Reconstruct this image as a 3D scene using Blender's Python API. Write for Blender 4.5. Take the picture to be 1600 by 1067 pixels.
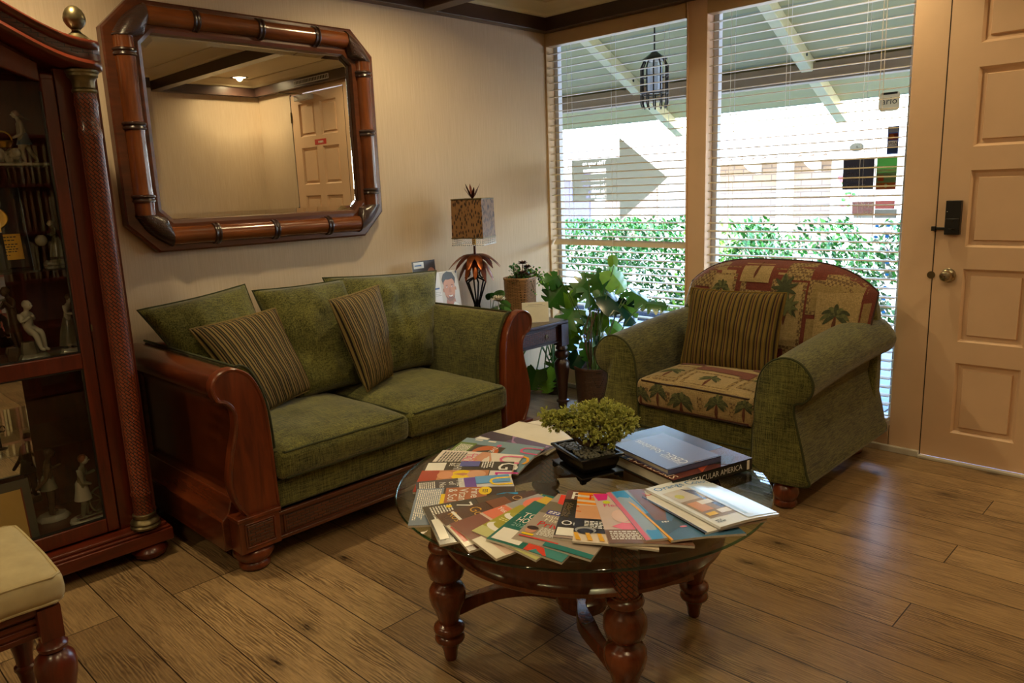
import bpy, bmesh, math, random
from mathutils import Vector, Matrix, Euler, noise
from mathutils.bvhtree import BVHTree
PI = math.pi
rnd = random.Random(7)
SC = bpy.context.scene
COL = SC.collection
for o in list(bpy.data.objects): bpy.data.objects.remove(o)

# ------------------------------------------------------------------ camera
yaw, pitch, roll, FPX = math.radians(44.577), math.radians(11.381), math.radians(-2.122), 1184.4
CAM = Vector((-4.0142, -3.5453, 1.40))
fw = Vector((math.cos(yaw)*math.cos(pitch), math.sin(yaw)*math.cos(pitch), -math.sin(pitch)))
rt0 = Vector((math.sin(yaw), -math.cos(yaw), 0)); up0 = rt0.cross(fw)
rt = rt0*math.cos(roll)+up0*math.sin(roll); up = up0*math.cos(roll)-rt0*math.sin(roll)
cd = bpy.data.cameras.new('camera'); cam = bpy.data.objects.new('camera', cd); COL.objects.link(cam)
M = Matrix((rt, up, -fw)).transposed().to_4x4(); M.translation = CAM
cam.matrix_world = M
cd.sensor_width = 36; cd.lens = FPX/1600*36; cd.clip_start = .02; cd.clip_end = 200
SC.camera = cam

# ------------------------------------------------------------------ world, sun, exposure
W = bpy.data.worlds.new('sky'); SC.world = W; W.use_nodes = True
nt = W.node_tree; nt.nodes.clear()
sk = nt.nodes.new('ShaderNodeTexSky'); sk.sky_type = 'NISHITA'; sk.sun_disc = False
sk.sun_elevation = math.radians(58); sk.sun_rotation = math.radians(200); sk.air_density = 1.0; sk.dust_density = 1.6
bg = nt.nodes.new('ShaderNodeBackground'); bg.inputs['Strength'].default_value = 3.2
wo = nt.nodes.new('ShaderNodeOutputWorld')
nt.links.new(sk.outputs[0], bg.inputs[0]); nt.links.new(bg.outputs[0], wo.inputs[0])
sd = bpy.data.lights.new('sun', 'SUN'); sd.energy = 4.6; sd.angle = math.radians(.6); sd.color = (1, .95, .87)
so = bpy.data.objects.new('sun', sd); COL.objects.link(so)
sv = Vector((.52, .22, -1.0)).normalized()
so.rotation_euler = sv.to_track_quat('-Z', 'Y').to_euler(); so.location = (0, 0, 12)
SC.view_settings.view_transform = 'Standard'; SC.view_settings.look = 'None'
SC.view_settings.exposure = 0.0; SC.view_settings.gamma = 1; SC.view_settings.use_curve_mapping = False
SC.render.film_transparent = False
cy = SC.cycles
cy.max_bounces = 10; cy.diffuse_bounces = 5; cy.glossy_bounces = 6; cy.transmission_bounces = 8; cy.transparent_max_bounces = 24
cy.use_denoising = True; cy.sample_clamp_indirect = 6; cy.caustics_reflective = False; cy.caustics_refractive = False
cy.blur_glossy = 1.0

# ------------------------------------------------------------------ materials
def lin(c):
    return tuple(((v/12.92) if v <= .04045 else ((v+.055)/1.055)**2.4) for v in c)
def rgb(r, g, b): return lin((r/255, g/255, b/255))+(1,)
class NT:
    def __init__(s, name):
        s.m = bpy.data.materials.new(name); s.m.use_nodes = True; s.t = s.m.node_tree; s.t.nodes.clear()
        s.out = s.n('ShaderNodeOutputMaterial'); s.b = s.n('ShaderNodeBsdfPrincipled')
        s.l(s.b.outputs[0], s.out.inputs[0])
    def n(s, k, **kw):
        x = s.t.nodes.new(k)
        for a, v in kw.items():
            if a.startswith('i_'): x.inputs[a[2:].replace('_', ' ')].default_value = v
            else: setattr(x, a, v)
        return x
    def l(s, a, b): s.t.links.new(a, b)
    def set(s, **kw):
        for k, v in kw.items(): s.b.inputs[k.replace('_', ' ')].default_value = v
    def coord(s, kind='Object', scale=(1, 1, 1), rot=(0, 0, 0), loc=(0, 0, 0)):
        tc = s.n('ShaderNodeTexCoord'); mp = s.n('ShaderNodeMapping')
        mp.inputs['Scale'].default_value = scale; mp.inputs['Rotation'].default_value = rot; mp.inputs['Location'].default_value = loc
        s.l(tc.outputs[kind], mp.inputs[0]); return mp.outputs[0]
    def world(s, scale=(1, 1, 1), rot=(0, 0, 0)):
        g = s.n('ShaderNodeNewGeometry'); mp = s.n('ShaderNodeMapping')
        mp.inputs['Scale'].default_value = scale; mp.inputs['Rotation'].default_value = rot
        s.l(g.outputs['Position'], mp.inputs[0]); return mp.outputs[0]
    def noise(s, vec, scale, detail=4, rough=.6, dist=0):
        x = s.n('ShaderNodeTexNoise'); x.inputs['Scale'].default_value = scale; x.inputs['Detail'].default_value = detail
        x.inputs['Roughness'].default_value = rough; x.inputs['Distortion'].default_value = dist
        if vec is not None: s.l(vec, x.inputs['Vector'])
        return x.outputs['Fac']
    def ramp(s, fac, stops, interp='LINEAR'):
        r = s.n('ShaderNodeValToRGB'); cr = r.color_ramp; cr.interpolation = interp
        while len(cr.elements) < len(stops): cr.elements.new(.5)
        for e, (p, c) in zip(cr.elements, stops): e.position = p; e.color = c
        s.l(fac, r.inputs[0]); return r.outputs[0]
    def mix(s, a, b, fac, mode='MIX'):
        x = s.n('ShaderNodeMix', data_type='RGBA', blend_type=mode)
        for v, i in ((fac, 0), (a, 6), (b, 7)):
            if isinstance(v, (int, float)): x.inputs[i].default_value = v
            elif isinstance(v, tuple): x.inputs[i].default_value = v
            else: s.l(v, x.inputs[i])
        return x.outputs[2]
    def math(s, op, a, b=None, c=None):
        x = s.n('ShaderNodeMath', operation=op)
        for i, v in enumerate((a, b, c)):
            if v is None: continue
            if isinstance(v, (int, float)): x.inputs[i].default_value = v
            else: s.l(v, x.inputs[i])
        return x.outputs[0]
    def bump(s, h, strength=.3, dist=.002):
        x = s.n('ShaderNodeBump'); x.inputs['Strength'].default_value = strength; x.inputs['Distance'].default_value = dist
        s.l(h, x.inputs['Height']); s.l(x.outputs[0], s.b.inputs['Normal'])
    def color(s, c): s.l(c, s.b.inputs['Base Color'])
def plain(name, c, rough=.6, metal=0, var=.12, vs=12, bump=0, coat=0, spec=.5):
    m = NT(name); v = m.coord()
    f = m.noise(v, vs, 3)
    d = tuple(x*(1-var) for x in c[:3])+(1,); u = tuple(min(1, x*(1+var)) for x in c[:3])+(1,)
    m.color(m.ramp(f, [(.3, d), (.7, u)])); m.set(Roughness=rough, Metallic=metal, Coat_Weight=coat, Specular_IOR_Level=spec)
    if coat: m.set(Coat_Roughness=.15)
    if bump: m.bump(m.noise(v, vs*6, 3), bump, .002)
    return m.m
def wood(name, dark, light, rough=.3, axis=2, scale=6, coat=.3):
    m = NT(name); sc = [1, 1, 1]; sc[axis] = .12
    v = m.coord(scale=tuple(sc))
    f = m.noise(v, scale*4, 6, .65, .6); g = m.noise(m.coord(), 3, 2)
    f = m.math('ADD', m.math('MULTIPLY', f, .7), m.math('MULTIPLY', g, .3))
    m.color(m.ramp(f, [(.28, dark), (.5, tuple((a+b)/2 for a, b in zip(dark, light))), (.72, light)]))
    m.set(Roughness=rough, Coat_Weight=coat, Coat_Roughness=.18); m.bump(f, .05, .001); return m.m
def woven(name, dark, light, scale=60, rough=.4):
    m = NT(name); v = m.coord(rot=(.0, PI/4, PI/4))
    b = m.n('ShaderNodeTexBrick'); m.l(m.coord(rot=(PI/2, PI/4, 0)), b.inputs['Vector'])
    b.inputs['Scale'].default_value = scale; b.inputs['Mortar Size'].default_value = .06; b.inputs['Mortar Smooth'].default_value = .8
    b.inputs['Color1'].default_value = light; b.inputs['Color2'].default_value = tuple(.65*a+.35*c for a, c in zip(light, dark)); b.inputs['Mortar'].default_value = dark
    b.inputs['Brick Width'].default_value = .9; b.inputs['Row Height'].default_value = .42
    m.color(b.outputs['Color']); m.set(Roughness=rough, Coat_Weight=.3, Coat_Roughness=.25)
    m.bump(m.math('SUBTRACT', 1.0, b.outputs['Fac']), .5, .003); return m.m
def woven_uv(name, dark, light, scale=60, rough=.35):
    m = NT(name); b = m.n('ShaderNodeTexBrick'); m.l(m.coord('UV', rot=(0, 0, PI/4)), b.inputs['Vector'])
    b.inputs['Scale'].default_value = scale; b.inputs['Mortar Size'].default_value = .09; b.inputs['Mortar Smooth'].default_value = .6; b.offset = .5
    b.inputs['Color1'].default_value = light; b.inputs['Color2'].default_value = tuple(.7*a+.3*c for a, c in zip(light, dark)); b.inputs['Mortar'].default_value = dark
    b.inputs['Brick Width'].default_value = 1.0; b.inputs['Row Height'].default_value = .5
    m.color(b.outputs['Color']); m.set(Roughness=rough, Coat_Weight=.4, Coat_Roughness=.2); m.bump(m.math('SUBTRACT', 1.0, b.outputs['Fac']), .7, .003); return m.m
def fabric(name, c1, c2, rib=0, rot=(0, 0, 0), s=260, w=(.28, .28, .28)):
    m = NT(name); v = m.coord(rot=rot)
    f1 = m.noise(m.coord(rot=rot, scale=(1, 1, .07)), s, 2); f2 = m.noise(m.coord(rot=rot, scale=(.07, 1, 1)), s, 2); f4 = m.noise(m.coord(rot=rot, scale=(1, .07, 1)), s, 2); f3 = m.noise(v, 7, 3)
    f = m.math('ADD', m.math('ADD', m.math('ADD', m.math('MULTIPLY', f1, w[0]), m.math('MULTIPLY', f4, w[2])), m.math('MULTIPLY', f2, w[1])), m.math('MULTIPLY', f3, .16))
    m.color(m.ramp(f, [(.41, c1), (.59, c2)])); m.set(Roughness=.95, Specular_IOR_Level=.2, Sheen_Weight=.25, Sheen_Roughness=.5)
    h = f
    if rib:
        w = m.n('ShaderNodeTexWave', wave_type='BANDS', bands_direction='X'); m.l(v, w.inputs[0]); w.inputs['Scale'].default_value = rib; w.inputs['Distortion'].default_value = .3
        h = m.math('ADD', f, m.math('MULTIPLY', w.outputs['Fac'], .8))
    m.bump(h, .55, .003); return m.m
def stripes(name, cols, density=22):
    m = NT(name); tc = m.n('ShaderNodeTexCoord'); sx = m.n('ShaderNodeSeparateXYZ'); m.l(tc.outputs['UV'], sx.inputs[0])
    u = m.math('MULTIPLY', sx.outputs[0], float(density)); fr = m.math('FRACT', u)
    st = []; n = len(cols)
    for i, c in enumerate(cols): st.append((i/n, c))
    c = m.ramp(fr, st, 'CONSTANT')
    f = m.noise(m.coord('UV', scale=(1, .15, 1)), 240, 2); c = m.mix(c, (0.01, .008, .004, 1), m.math('MULTIPLY', f, .35))
    m.color(c); m.set(Roughness=.85, Specular_IOR_Level=.25); m.bump(m.math('PINGPONG', m.math('MULTIPLY', u, 6.0), 1.0), .4, .002); return m.m
MT = {}
MT['wall'] = None
m = NT('cream_wall_paper'); v = m.world(scale=(1, 1, .03))
f = m.noise(v, 160, 3); g = m.noise(m.world(), 1.2, 2)
m.color(m.ramp(m.math('ADD', m.math('MULTIPLY', f, .6), m.math('MULTIPLY', g, .4)), [(.35, rgb(190, 170, 145)), (.65, rgb(204, 185, 160))]))
m.set(Roughness=.7, Specular_IOR_Level=.25); m.bump(f, .12, .002); MT['wall'] = m.m
MT['ceiling'] = plain('cream_ceiling_paint', rgb(205, 192, 160), .7, var=.03, vs=3)
MT['crown'] = plain('cream_gloss_trim', rgb(208, 194, 160), .45, var=.03, vs=3)
MT['beam'] = plain('dark_brown_paint', rgb(62, 44, 38), .28, var=.15, vs=5)
MT['paint'] = plain('beige_door_paint', rgb(220, 186, 152), .42, var=.04, vs=4, bump=.02)
MT['gap'] = plain('dark_gap', rgb(40, 28, 20), .9)
MT['base'] = plain('baseboard_white', rgb(205, 200, 188), .5, var=.05)
# floor planks
m = NT('oak_plank_floor'); v = m.world(rot=(0, 0, PI/2))
def brick(vec, mort):
    b = m.n('ShaderNodeTexBrick'); m.l(vec, b.inputs['Vector']); b.offset = .37; b.offset_frequency = 3; b.squash = 1
    b.inputs['Scale'].default_value = 1; b.inputs['Brick Width'].default_value = 1.22; b.inputs['Row Height'].default_value = .1815
    b.inputs['Mortar Size'].default_value = mort; b.inputs['Mortar Smooth'].default_value = .1
    b.inputs['Color1'].default_value = (0, 0, 0, 1); b.inputs['Color2'].default_value = (1, 1, 1, 1); b.inputs['Mortar'].default_value = (.5, .5, .5, 1); return b
mp = m.n('ShaderNodeMapping'); mp.inputs['Location'].default_value = (.35, .0185, 0); m.l(v, mp.inputs[0]); vb = mp.outputs[0]
b = brick(vb, .0020)
per = b.outputs['Color']; sep = m.n('ShaderNodeSeparateColor'); m.l(per, sep.inputs[0]); pr_ = sep.outputs[0]
off = m.n('ShaderNodeVectorMath', operation='MULTIPLY'); m.l(per, off.inputs[0]); off.inputs[1].default_value = (17, 23, 5)
add = m.n('ShaderNodeVectorMath', operation='ADD'); m.l(vb, add.inputs[0]); m.l(off.outputs[0], add.inputs[1]); pv = add.outputs[0]
def mapped(vec, sc):
    x = m.n('ShaderNodeMapping'); x.inputs['Scale'].default_value = sc; m.l(vec, x.inputs[0]); return x.outputs[0]
grain = m.noise(mapped(pv, (1.6, 34, 1)), 6, 8, .72, .3)
wv = m.n('ShaderNodeTexWave', wave_type='BANDS', bands_direction='Y', wave_profile='SIN'); m.l(mapped(pv, (.22, 1.6, 1)), wv.inputs[0])
wv.inputs['Scale'].default_value = 19; wv.inputs['Distortion'].default_value = 12; wv.inputs['Detail'].default_value = 3; wv.inputs['Detail Scale'].default_value = 1.3
blot = m.noise(mapped(pv, (1, 3.2, 1)), 2.3, 4, .6, .8)
kn = m.n('ShaderNodeTexVoronoi', voronoi_dimensions='2D'); m.l(mapped(pv, (1.1, 2.4, 1)), kn.inputs['Vector']); kn.inputs['Scale'].default_value = 1.35
kd = m.math('ADD', kn.outputs['Distance'], m.math('MULTIPLY', m.noise(mapped(pv, (6, 26, 1)), 4, 5), .16))
knot = m.ramp(kd, [(0, (1, 1, 1, 1)), (.085, (1, 1, 1, 1)), (.12, (.5, .5, .5, 1)), (.19, (.15, .15, .15, 1)), (.26, (0, 0, 0, 1))])
base = m.mix(rgb(126, 98, 66), rgb(204, 170, 122), m.math('ADD', m.math('MULTIPLY', pr_, .45), m.math('MULTIPLY', blot, .6)))
base = m.mix(base, rgb(84, 62, 44), m.math('MULTIPLY', m.ramp(grain, [(.42, (0, 0, 0, 1)), (.70, (1, 1, 1, 1))]), .72))
base = m.mix(base, rgb(72, 50, 34), m.math('MULTIPLY', m.math('MULTIPLY', wv.outputs['Fac'], m.ramp(blot, [(.42, (0, 0, 0, 1)), (.60, (1, 1, 1, 1))])), .75))
base = m.mix(base, rgb(38, 24, 16), m.math('MULTIPLY', knot, m.math('MULTIPLY', grain, 1.9)))
base = m.mix(base, rgb(38, 25, 16), b.outputs['Fac'])
m.color(base); rr = m.math('ADD', .22, m.math('MULTIPLY', grain, .16)); m.l(rr, m.b.inputs['Roughness']); m.set(Specular_IOR_Level=.5)
m.bump(m.math('SUBTRACT', grain, m.math('MULTIPLY', b.outputs['Fac'], 3.0)), .12, .002); MT['floor'] = m.m

CHD, CHL = rgb(48, 14, 8), rgb(128, 56, 26)
MT['cherry'] = wood('cherry_wood', rgb(52, 20, 10), rgb(136, 62, 28), .28)
MT['cherry_x'] = wood('cherry_wood_lengthwise', rgb(38, 15, 9), rgb(100, 46, 22), .3, axis=0)
MT['cherry_y'] = wood('cherry_wood_deepwise', rgb(44, 17, 9), rgb(116, 54, 25), .26, axis=1)
MT['cab'] = wood('cabinet_mahogany', rgb(44, 15, 8), rgb(114, 42, 20), .3)
MT['cab_x'] = wood('cabinet_mahogany_rail', rgb(44, 15, 8), rgb(114, 42, 20), .3, axis=0)
MT['espresso'] = wood('dark_espresso_wood', rgb(30, 14, 10), rgb(66, 34, 24), .3)
MT['table'] = wood('table_walnut', rgb(56, 24, 12), rgb(126, 62, 32), .25)
MT['bamboo'] = wood('amber_bamboo', rgb(56, 24, 10), rgb(132, 70, 28), .22, axis=0)
MT['bamboo_z'] = wood('amber_bamboo_upright', rgb(52, 23, 10), rgb(126, 66, 27), .22, axis=2)
MT['frame_wood'] = wood('frame_board', rgb(46, 19, 9), rgb(100, 50, 23), .3, axis=0)
MT['dark_wrap'] = woven('dark_leather_wrap', rgb(14, 8, 6), rgb(62, 38, 28), 55, .28)
MT['joint'] = plain('dark_bamboo_joint', rgb(42, 20, 12), .3, coat=.3)
MT['weave_wood'] = woven('woven_leather_inlay', rgb(20, 8, 5), rgb(92, 44, 22), 34)
MT['weave_col'] = woven_uv('woven_column_wrap', rgb(10, 5, 4), rgb(128, 56, 30), 46)
MT['bronze'] = plain('antique_bronze', rgb(112, 100, 72), .35, .85, var=.4, vs=20)
MT['green'] = fabric('olive_chenille', rgb(39, 41, 17), rgb(114, 112, 56))
MT['green2'] = fabric('olive_chenille_ribbed', rgb(30, 32, 14), rgb(104, 102, 54), w=(.20, .46, .18), s=300)
MT['greenpipe'] = plain('olive_piping', rgb(50, 54, 24), .9)
S_ = lambda *a: [rgb(*c) for c in a]
MT['stripe'] = stripes('tan_striped_fabric', S_((132, 112, 68), (26, 18, 15), (112, 100, 58), (146, 122, 80), (36, 24, 20), (134, 110, 66), (30, 20, 18), (94, 88, 52), (46, 30, 26), (140, 118, 74)), 8)
MT['stripe2'] = stripes('olive_striped_fabric', S_((120, 96, 40), (96, 82, 34), (42, 24, 20), (112, 92, 38), (70, 40, 32), (124, 100, 46), (100, 84, 34), (38, 24, 20), (110, 88, 40)), 9)
MT['cream'] = plain('cream_suede', rgb(172, 156, 118), .95, var=.10, vs=16, bump=.08, spec=.15)
MT['burgundy'] = fabric('burgundy_print', rgb(82, 34, 26), rgb(112, 54, 42))
MT['sand'] = fabric('sand_print', rgb(112, 94, 58), rgb(148, 126, 84))
MT['ecru'] = fabric('ecru_print', rgb(126, 108, 70), rgb(166, 142, 100))
m = NT('lattice_border_print'); v = m.coord(rot=(PI/4, PI/4, PI/4)); b = m.n('ShaderNodeTexChecker'); m.l(v, b.inputs[0]); b.inputs['Scale'].default_value = 70
b.inputs['Color1'].default_value = rgb(96, 74, 50); b.inputs['Color2'].default_value = rgb(142, 120, 78); m.color(b.outputs[0]); m.set(Roughness=.95); MT['lattice'] = m.m
MT['palm'] = plain('palm_green_print', rgb(88, 90, 54), .95, var=.35, vs=60)
MT['palm2'] = plain('palm_dark_print', rgb(58, 62, 38), .95, var=.3, vs=60)
MT['trunk_print'] = plain('palm_trunk_print', rgb(86, 46, 28), .95, var=.3, vs=60)
MT['black'] = plain('matte_black', rgb(16, 15, 15), .4)
MT['gloss_black'] = plain('gloss_black_ceramic', rgb(14, 13, 15), .22)
MT['iron'] = plain('black_iron', rgb(22, 22, 24), .35, .6)
MT['copper'] = plain('painted_copper_leaf', rgb(128, 66, 30), .35, .7, var=.5, vs=25)
MT['rust'] = plain('rust_metal', rgb(82, 36, 24), .4, .6, var=.3)
MT['chrome'] = plain('satin_nickel', rgb(176, 164, 138), .22, 1.0, var=.05)
MT['pewter'] = plain('aged_nickel', rgb(120, 106, 80), .3, 1.0, var=.2)
MT['white'] = plain('white_paper', rgb(232, 230, 222), .6, var=.03)
MT['slat'] = plain('cream_vinyl_slat', rgb(216, 200, 170), .45, var=.02)
MT['frame_alu'] = plain('white_window_frame', rgb(214, 216, 220), .4, var=.03)
MT['valance'] = plain('beige_valance', rgb(190, 160, 118), .45, var=.04)
MT['porch'] = None
m = NT('painted_porch_boards'); v = m.world(); w = m.n('ShaderNodeTexWave', wave_type='BANDS', bands_direction='X', wave_profile='SAW'); m.l(v, w.inputs[0]); w.inputs['Scale'].default_value = 1.1
e = m.ramp(w.outputs['Fac'], [(0, rgb(120, 122, 92)), (.05, rgb(180, 166, 104)), (.95, rgb(172, 158, 98)), (1, rgb(130, 132, 100))])
m.color(m.mix(e, rgb(150, 152, 120), m.math('MULTIPLY', m.noise(m.world(scale=(6, 1, 6)), 6, 5), .4))); m.set(Roughness=.7); MT['porch'] = m.m
MT['header'] = plain('grey_porch_beam', rgb(128, 108, 84), .7, var=.1, vs=4)
MT['rafter'] = plain('cream_rafter_paint', rgb(214, 202, 150), .7, var=.06)
MT['concrete'] = plain('walkway_concrete', rgb(148, 178, 222), .8, var=.1, vs=3, bump=.1)
MT['stone'] = plain('dark_curb_stone', rgb(74, 82, 92), .9, var=.4, vs=25, bump=.4)
MT['gravel'] = plain('pale_sunlit_paving', rgb(205, 200, 190), .9, var=.08, vs=3)
MT['grass'] = plain('grass_green', rgb(110, 150, 62), .9, var=.3, vs=30)
m = NT('grey_brick'); v = m.world(rot=(PI/2, 0, PI/2)); tc = m.n('ShaderNodeMapping'); tc.inputs['Rotation'].default_value = (0, 0, 0)
g = m.n('ShaderNodeNewGeometry'); sx = m.n('ShaderNodeSeparateXYZ'); m.l(g.outputs['Position'], sx.inputs[0]); cx_ = m.n('ShaderNodeCombineXYZ'); m.l(sx.outputs[1], cx_.inputs[0]); m.l(sx.outputs[2], cx_.inputs[1])
b = m.n('ShaderNodeTexBrick'); m.l(cx_.outputs[0], b.inputs['Vector']); b.inputs['Scale'].default_value = 1; b.inputs['Brick Width'].default_value = .42; b.inputs['Row Height'].default_value = .125; b.inputs['Mortar Size'].default_value = .012
b.inputs['Color1'].default_value = rgb(150, 128, 104); b.inputs['Color2'].default_value = rgb(150, 136, 122); b.inputs['Mortar'].default_value = rgb(112, 100, 92)
m.color(b.outputs[0]); m.set(Roughness=.85); MT['brick'] = m.m
MT['stucco'] = plain('white_stucco', rgb(222, 220, 212), .85, var=.04)
MT['tile'] = plain('roof_tile', rgb(205, 196, 184), .8, var=.15)
MT['leaf_hedge'] = plain('hedge_leaf', rgb(36, 104, 26), .4, var=.45, vs=6)
MT['leaf'] = plain('monstera_leaf', rgb(50, 104, 36), .28, var=.3, vs=9, spec=.6)
MT['leaf_light'] = plain('young_monstera_leaf', rgb(110, 168, 52), .35, var=.2, vs=9)
MT['leaf_blue'] = plain('glossy_dark_leaf', rgb(24, 60, 44), .2, var=.2, vs=9)
MT['stem'] = plain('green_stem', rgb(74, 104, 44), .5)
MT['stem_br'] = plain('brown_stem', rgb(78, 60, 36), .7)
MT['wicker'] = woven('tan_wicker', rgb(60, 36, 20), rgb(170, 128, 82), 55, .6)
MT['wicker_dk'] = woven('dark_wicker', rgb(24, 14, 10), rgb(84, 54, 38), 70, .5)
MT['soil'] = plain('potting_soil', rgb(58, 46, 36), .95, var=.4, vs=60, bump=.6)
MT['bonsai'] = plain('juniper_foliage', rgb(160, 164, 78), .75, var=.3, vs=40)
MT['pebble'] = plain('grey_pebble', rgb(84, 84, 76), .5, var=.5, vs=30)
MT['purple'] = plain('purple_leaf', rgb(74, 46, 44), .5, var=.35, vs=30)
MT['porcelain'] = plain('glazed_porcelain', rgb(196, 190, 172), .2, var=.08, coat=.4)
MT['porcelain_blue'] = plain('blue_glaze', rgb(120, 138, 160), .2, coat=.4)
MT['porcelain_pink'] = plain('pink_bonnet_glaze', rgb(170, 140, 128), .2, coat=.4)
MT['porcelain_grey'] = plain('grey_green_glaze', rgb(128, 124, 104), .2, var=.25, coat=.4)
MT['porcelain_brown'] = plain('brown_glaze', rgb(86, 64, 48), .2, var=.3, coat=.4)
MT['hair_glaze'] = plain('auburn_glaze', rgb(134, 76, 46), .3)
MT['plaque'] = plain('black_lacquer_plaque', rgb(26, 22, 28), .15)
MT['gold'] = plain('brushed_gold', rgb(196, 150, 60), .3, .7, var=.1)
MT['ink'] = plain('dark_ink', rgb(40, 34, 30), .6)
MT['rug_red'] = plain('dusty_red_shelf', rgb(130, 60, 50), .6)
def flat(name, r, g, b, rough=.35):
    k = 'f_'+name
    if k not in MT: MT[k] = plain(name, rgb(r, g, b), rough, var=.05, coat=.25 if rough < .4 else 0)
    return MT[k]
def vflat(name, r, g, b):
    k = 'v_'+name
    if k not in MT: MT[k] = vinyl('sticker_'+name, rgb(r, g, b), .5)
    return MT[k]
def emis(name, c, s):
    m = NT(name); m.set(Emission_Strength=s); m.b.inputs['Emission Color'].default_value = c; m.b.inputs['Base Color'].default_value = c; return m.m
MT['lamp_glow'] = emis('downlight_glow', (1, .72, .42, 1), 18)
def thin_glass(name, tint=(1, 1, 1, 1), refl=1.0, rough=.0, haze=0):
    m = NT(name); t = m.t; tr = m.n('ShaderNodeBsdfTransparent'); tr.inputs[0].default_value = tint; gl = m.n('ShaderNodeBsdfGlossy'); gl.inputs['Roughness'].default_value = rough
    lw = m.n('ShaderNodeLayerWeight'); mx = m.n('ShaderNodeMixShader')
    sch = m.math('ADD', .04, m.math('MULTIPLY', m.math('POWER', lw.outputs['Facing'], 5.0), .9)); lw.inputs[0].default_value = .5
    m.l(m.math('MULTIPLY', sch, refl), mx.inputs[0]); m.l(tr.outputs[0], mx.inputs[1]); m.l(gl.outputs[0], mx.inputs[2])
    m.l(mx.outputs[0], m.out.inputs[0]); return m.m
MT['glass'] = thin_glass('window_glass', (.96, .98, .97, 1), .8)
MT['cabglass'] = thin_glass('cabinet_glass', (.9, .92, .9, 1), 1.4)
MT['tableglass'] = thin_glass('table_glass', (.86, .93, .88, 1), 1.0)
m = NT('green_glass_edge'); m.set(Roughness=.08, Transmission_Weight=.75, IOR=1.5); m.b.inputs['Base Color'].default_value = rgb(88, 150, 118); MT['glassedge'] = m.m
m = NT('mirror_silver'); m.set(Metallic=1, Roughness=.005); m.b.inputs['Base Color'].default_value = (.82, .82, .80, 1); MT['mirror'] = m.m
def translucent(name, c, amt):
    m = NT(name); tl = m.n('ShaderNodeBsdfTransparent'); tl.inputs[0].default_value = (1, 1, 1, 1); mx = m.n('ShaderNodeMixShader'); mx.inputs[0].default_value = amt
    m.b.inputs['Base Color'].default_value = c; m.set(Roughness=.6)
    m.l(tl.outputs[0], mx.inputs[1]); m.l(m.b.outputs[0], mx.inputs[2]); m.l(mx.outputs[0], m.out.inputs[0]); return m.m
def vinyl(name, c, k=.5):
    m = NT(name); tl = m.n('ShaderNodeBsdfTranslucent'); tl.inputs[0].default_value = c; mx = m.n('ShaderNodeMixShader'); mx.inputs[0].default_value = 1-k
    m.b.inputs['Base Color'].default_value = c; m.set(Roughness=.6); m.l(tl.outputs[0], mx.inputs[1]); m.l(m.b.outputs[0], mx.inputs[2]); m.l(mx.outputs[0], m.out.inputs[0]); return m.m
MT['vwhite'] = vinyl('white_window_lettering', rgb(250, 250, 246), .7)
MT['vinyl'] = vinyl('grey_window_vinyl', rgb(168, 160, 138), .6)
MT['decal_w'] = translucent('clear_white_decal', rgb(210, 220, 235), .55)

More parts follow.
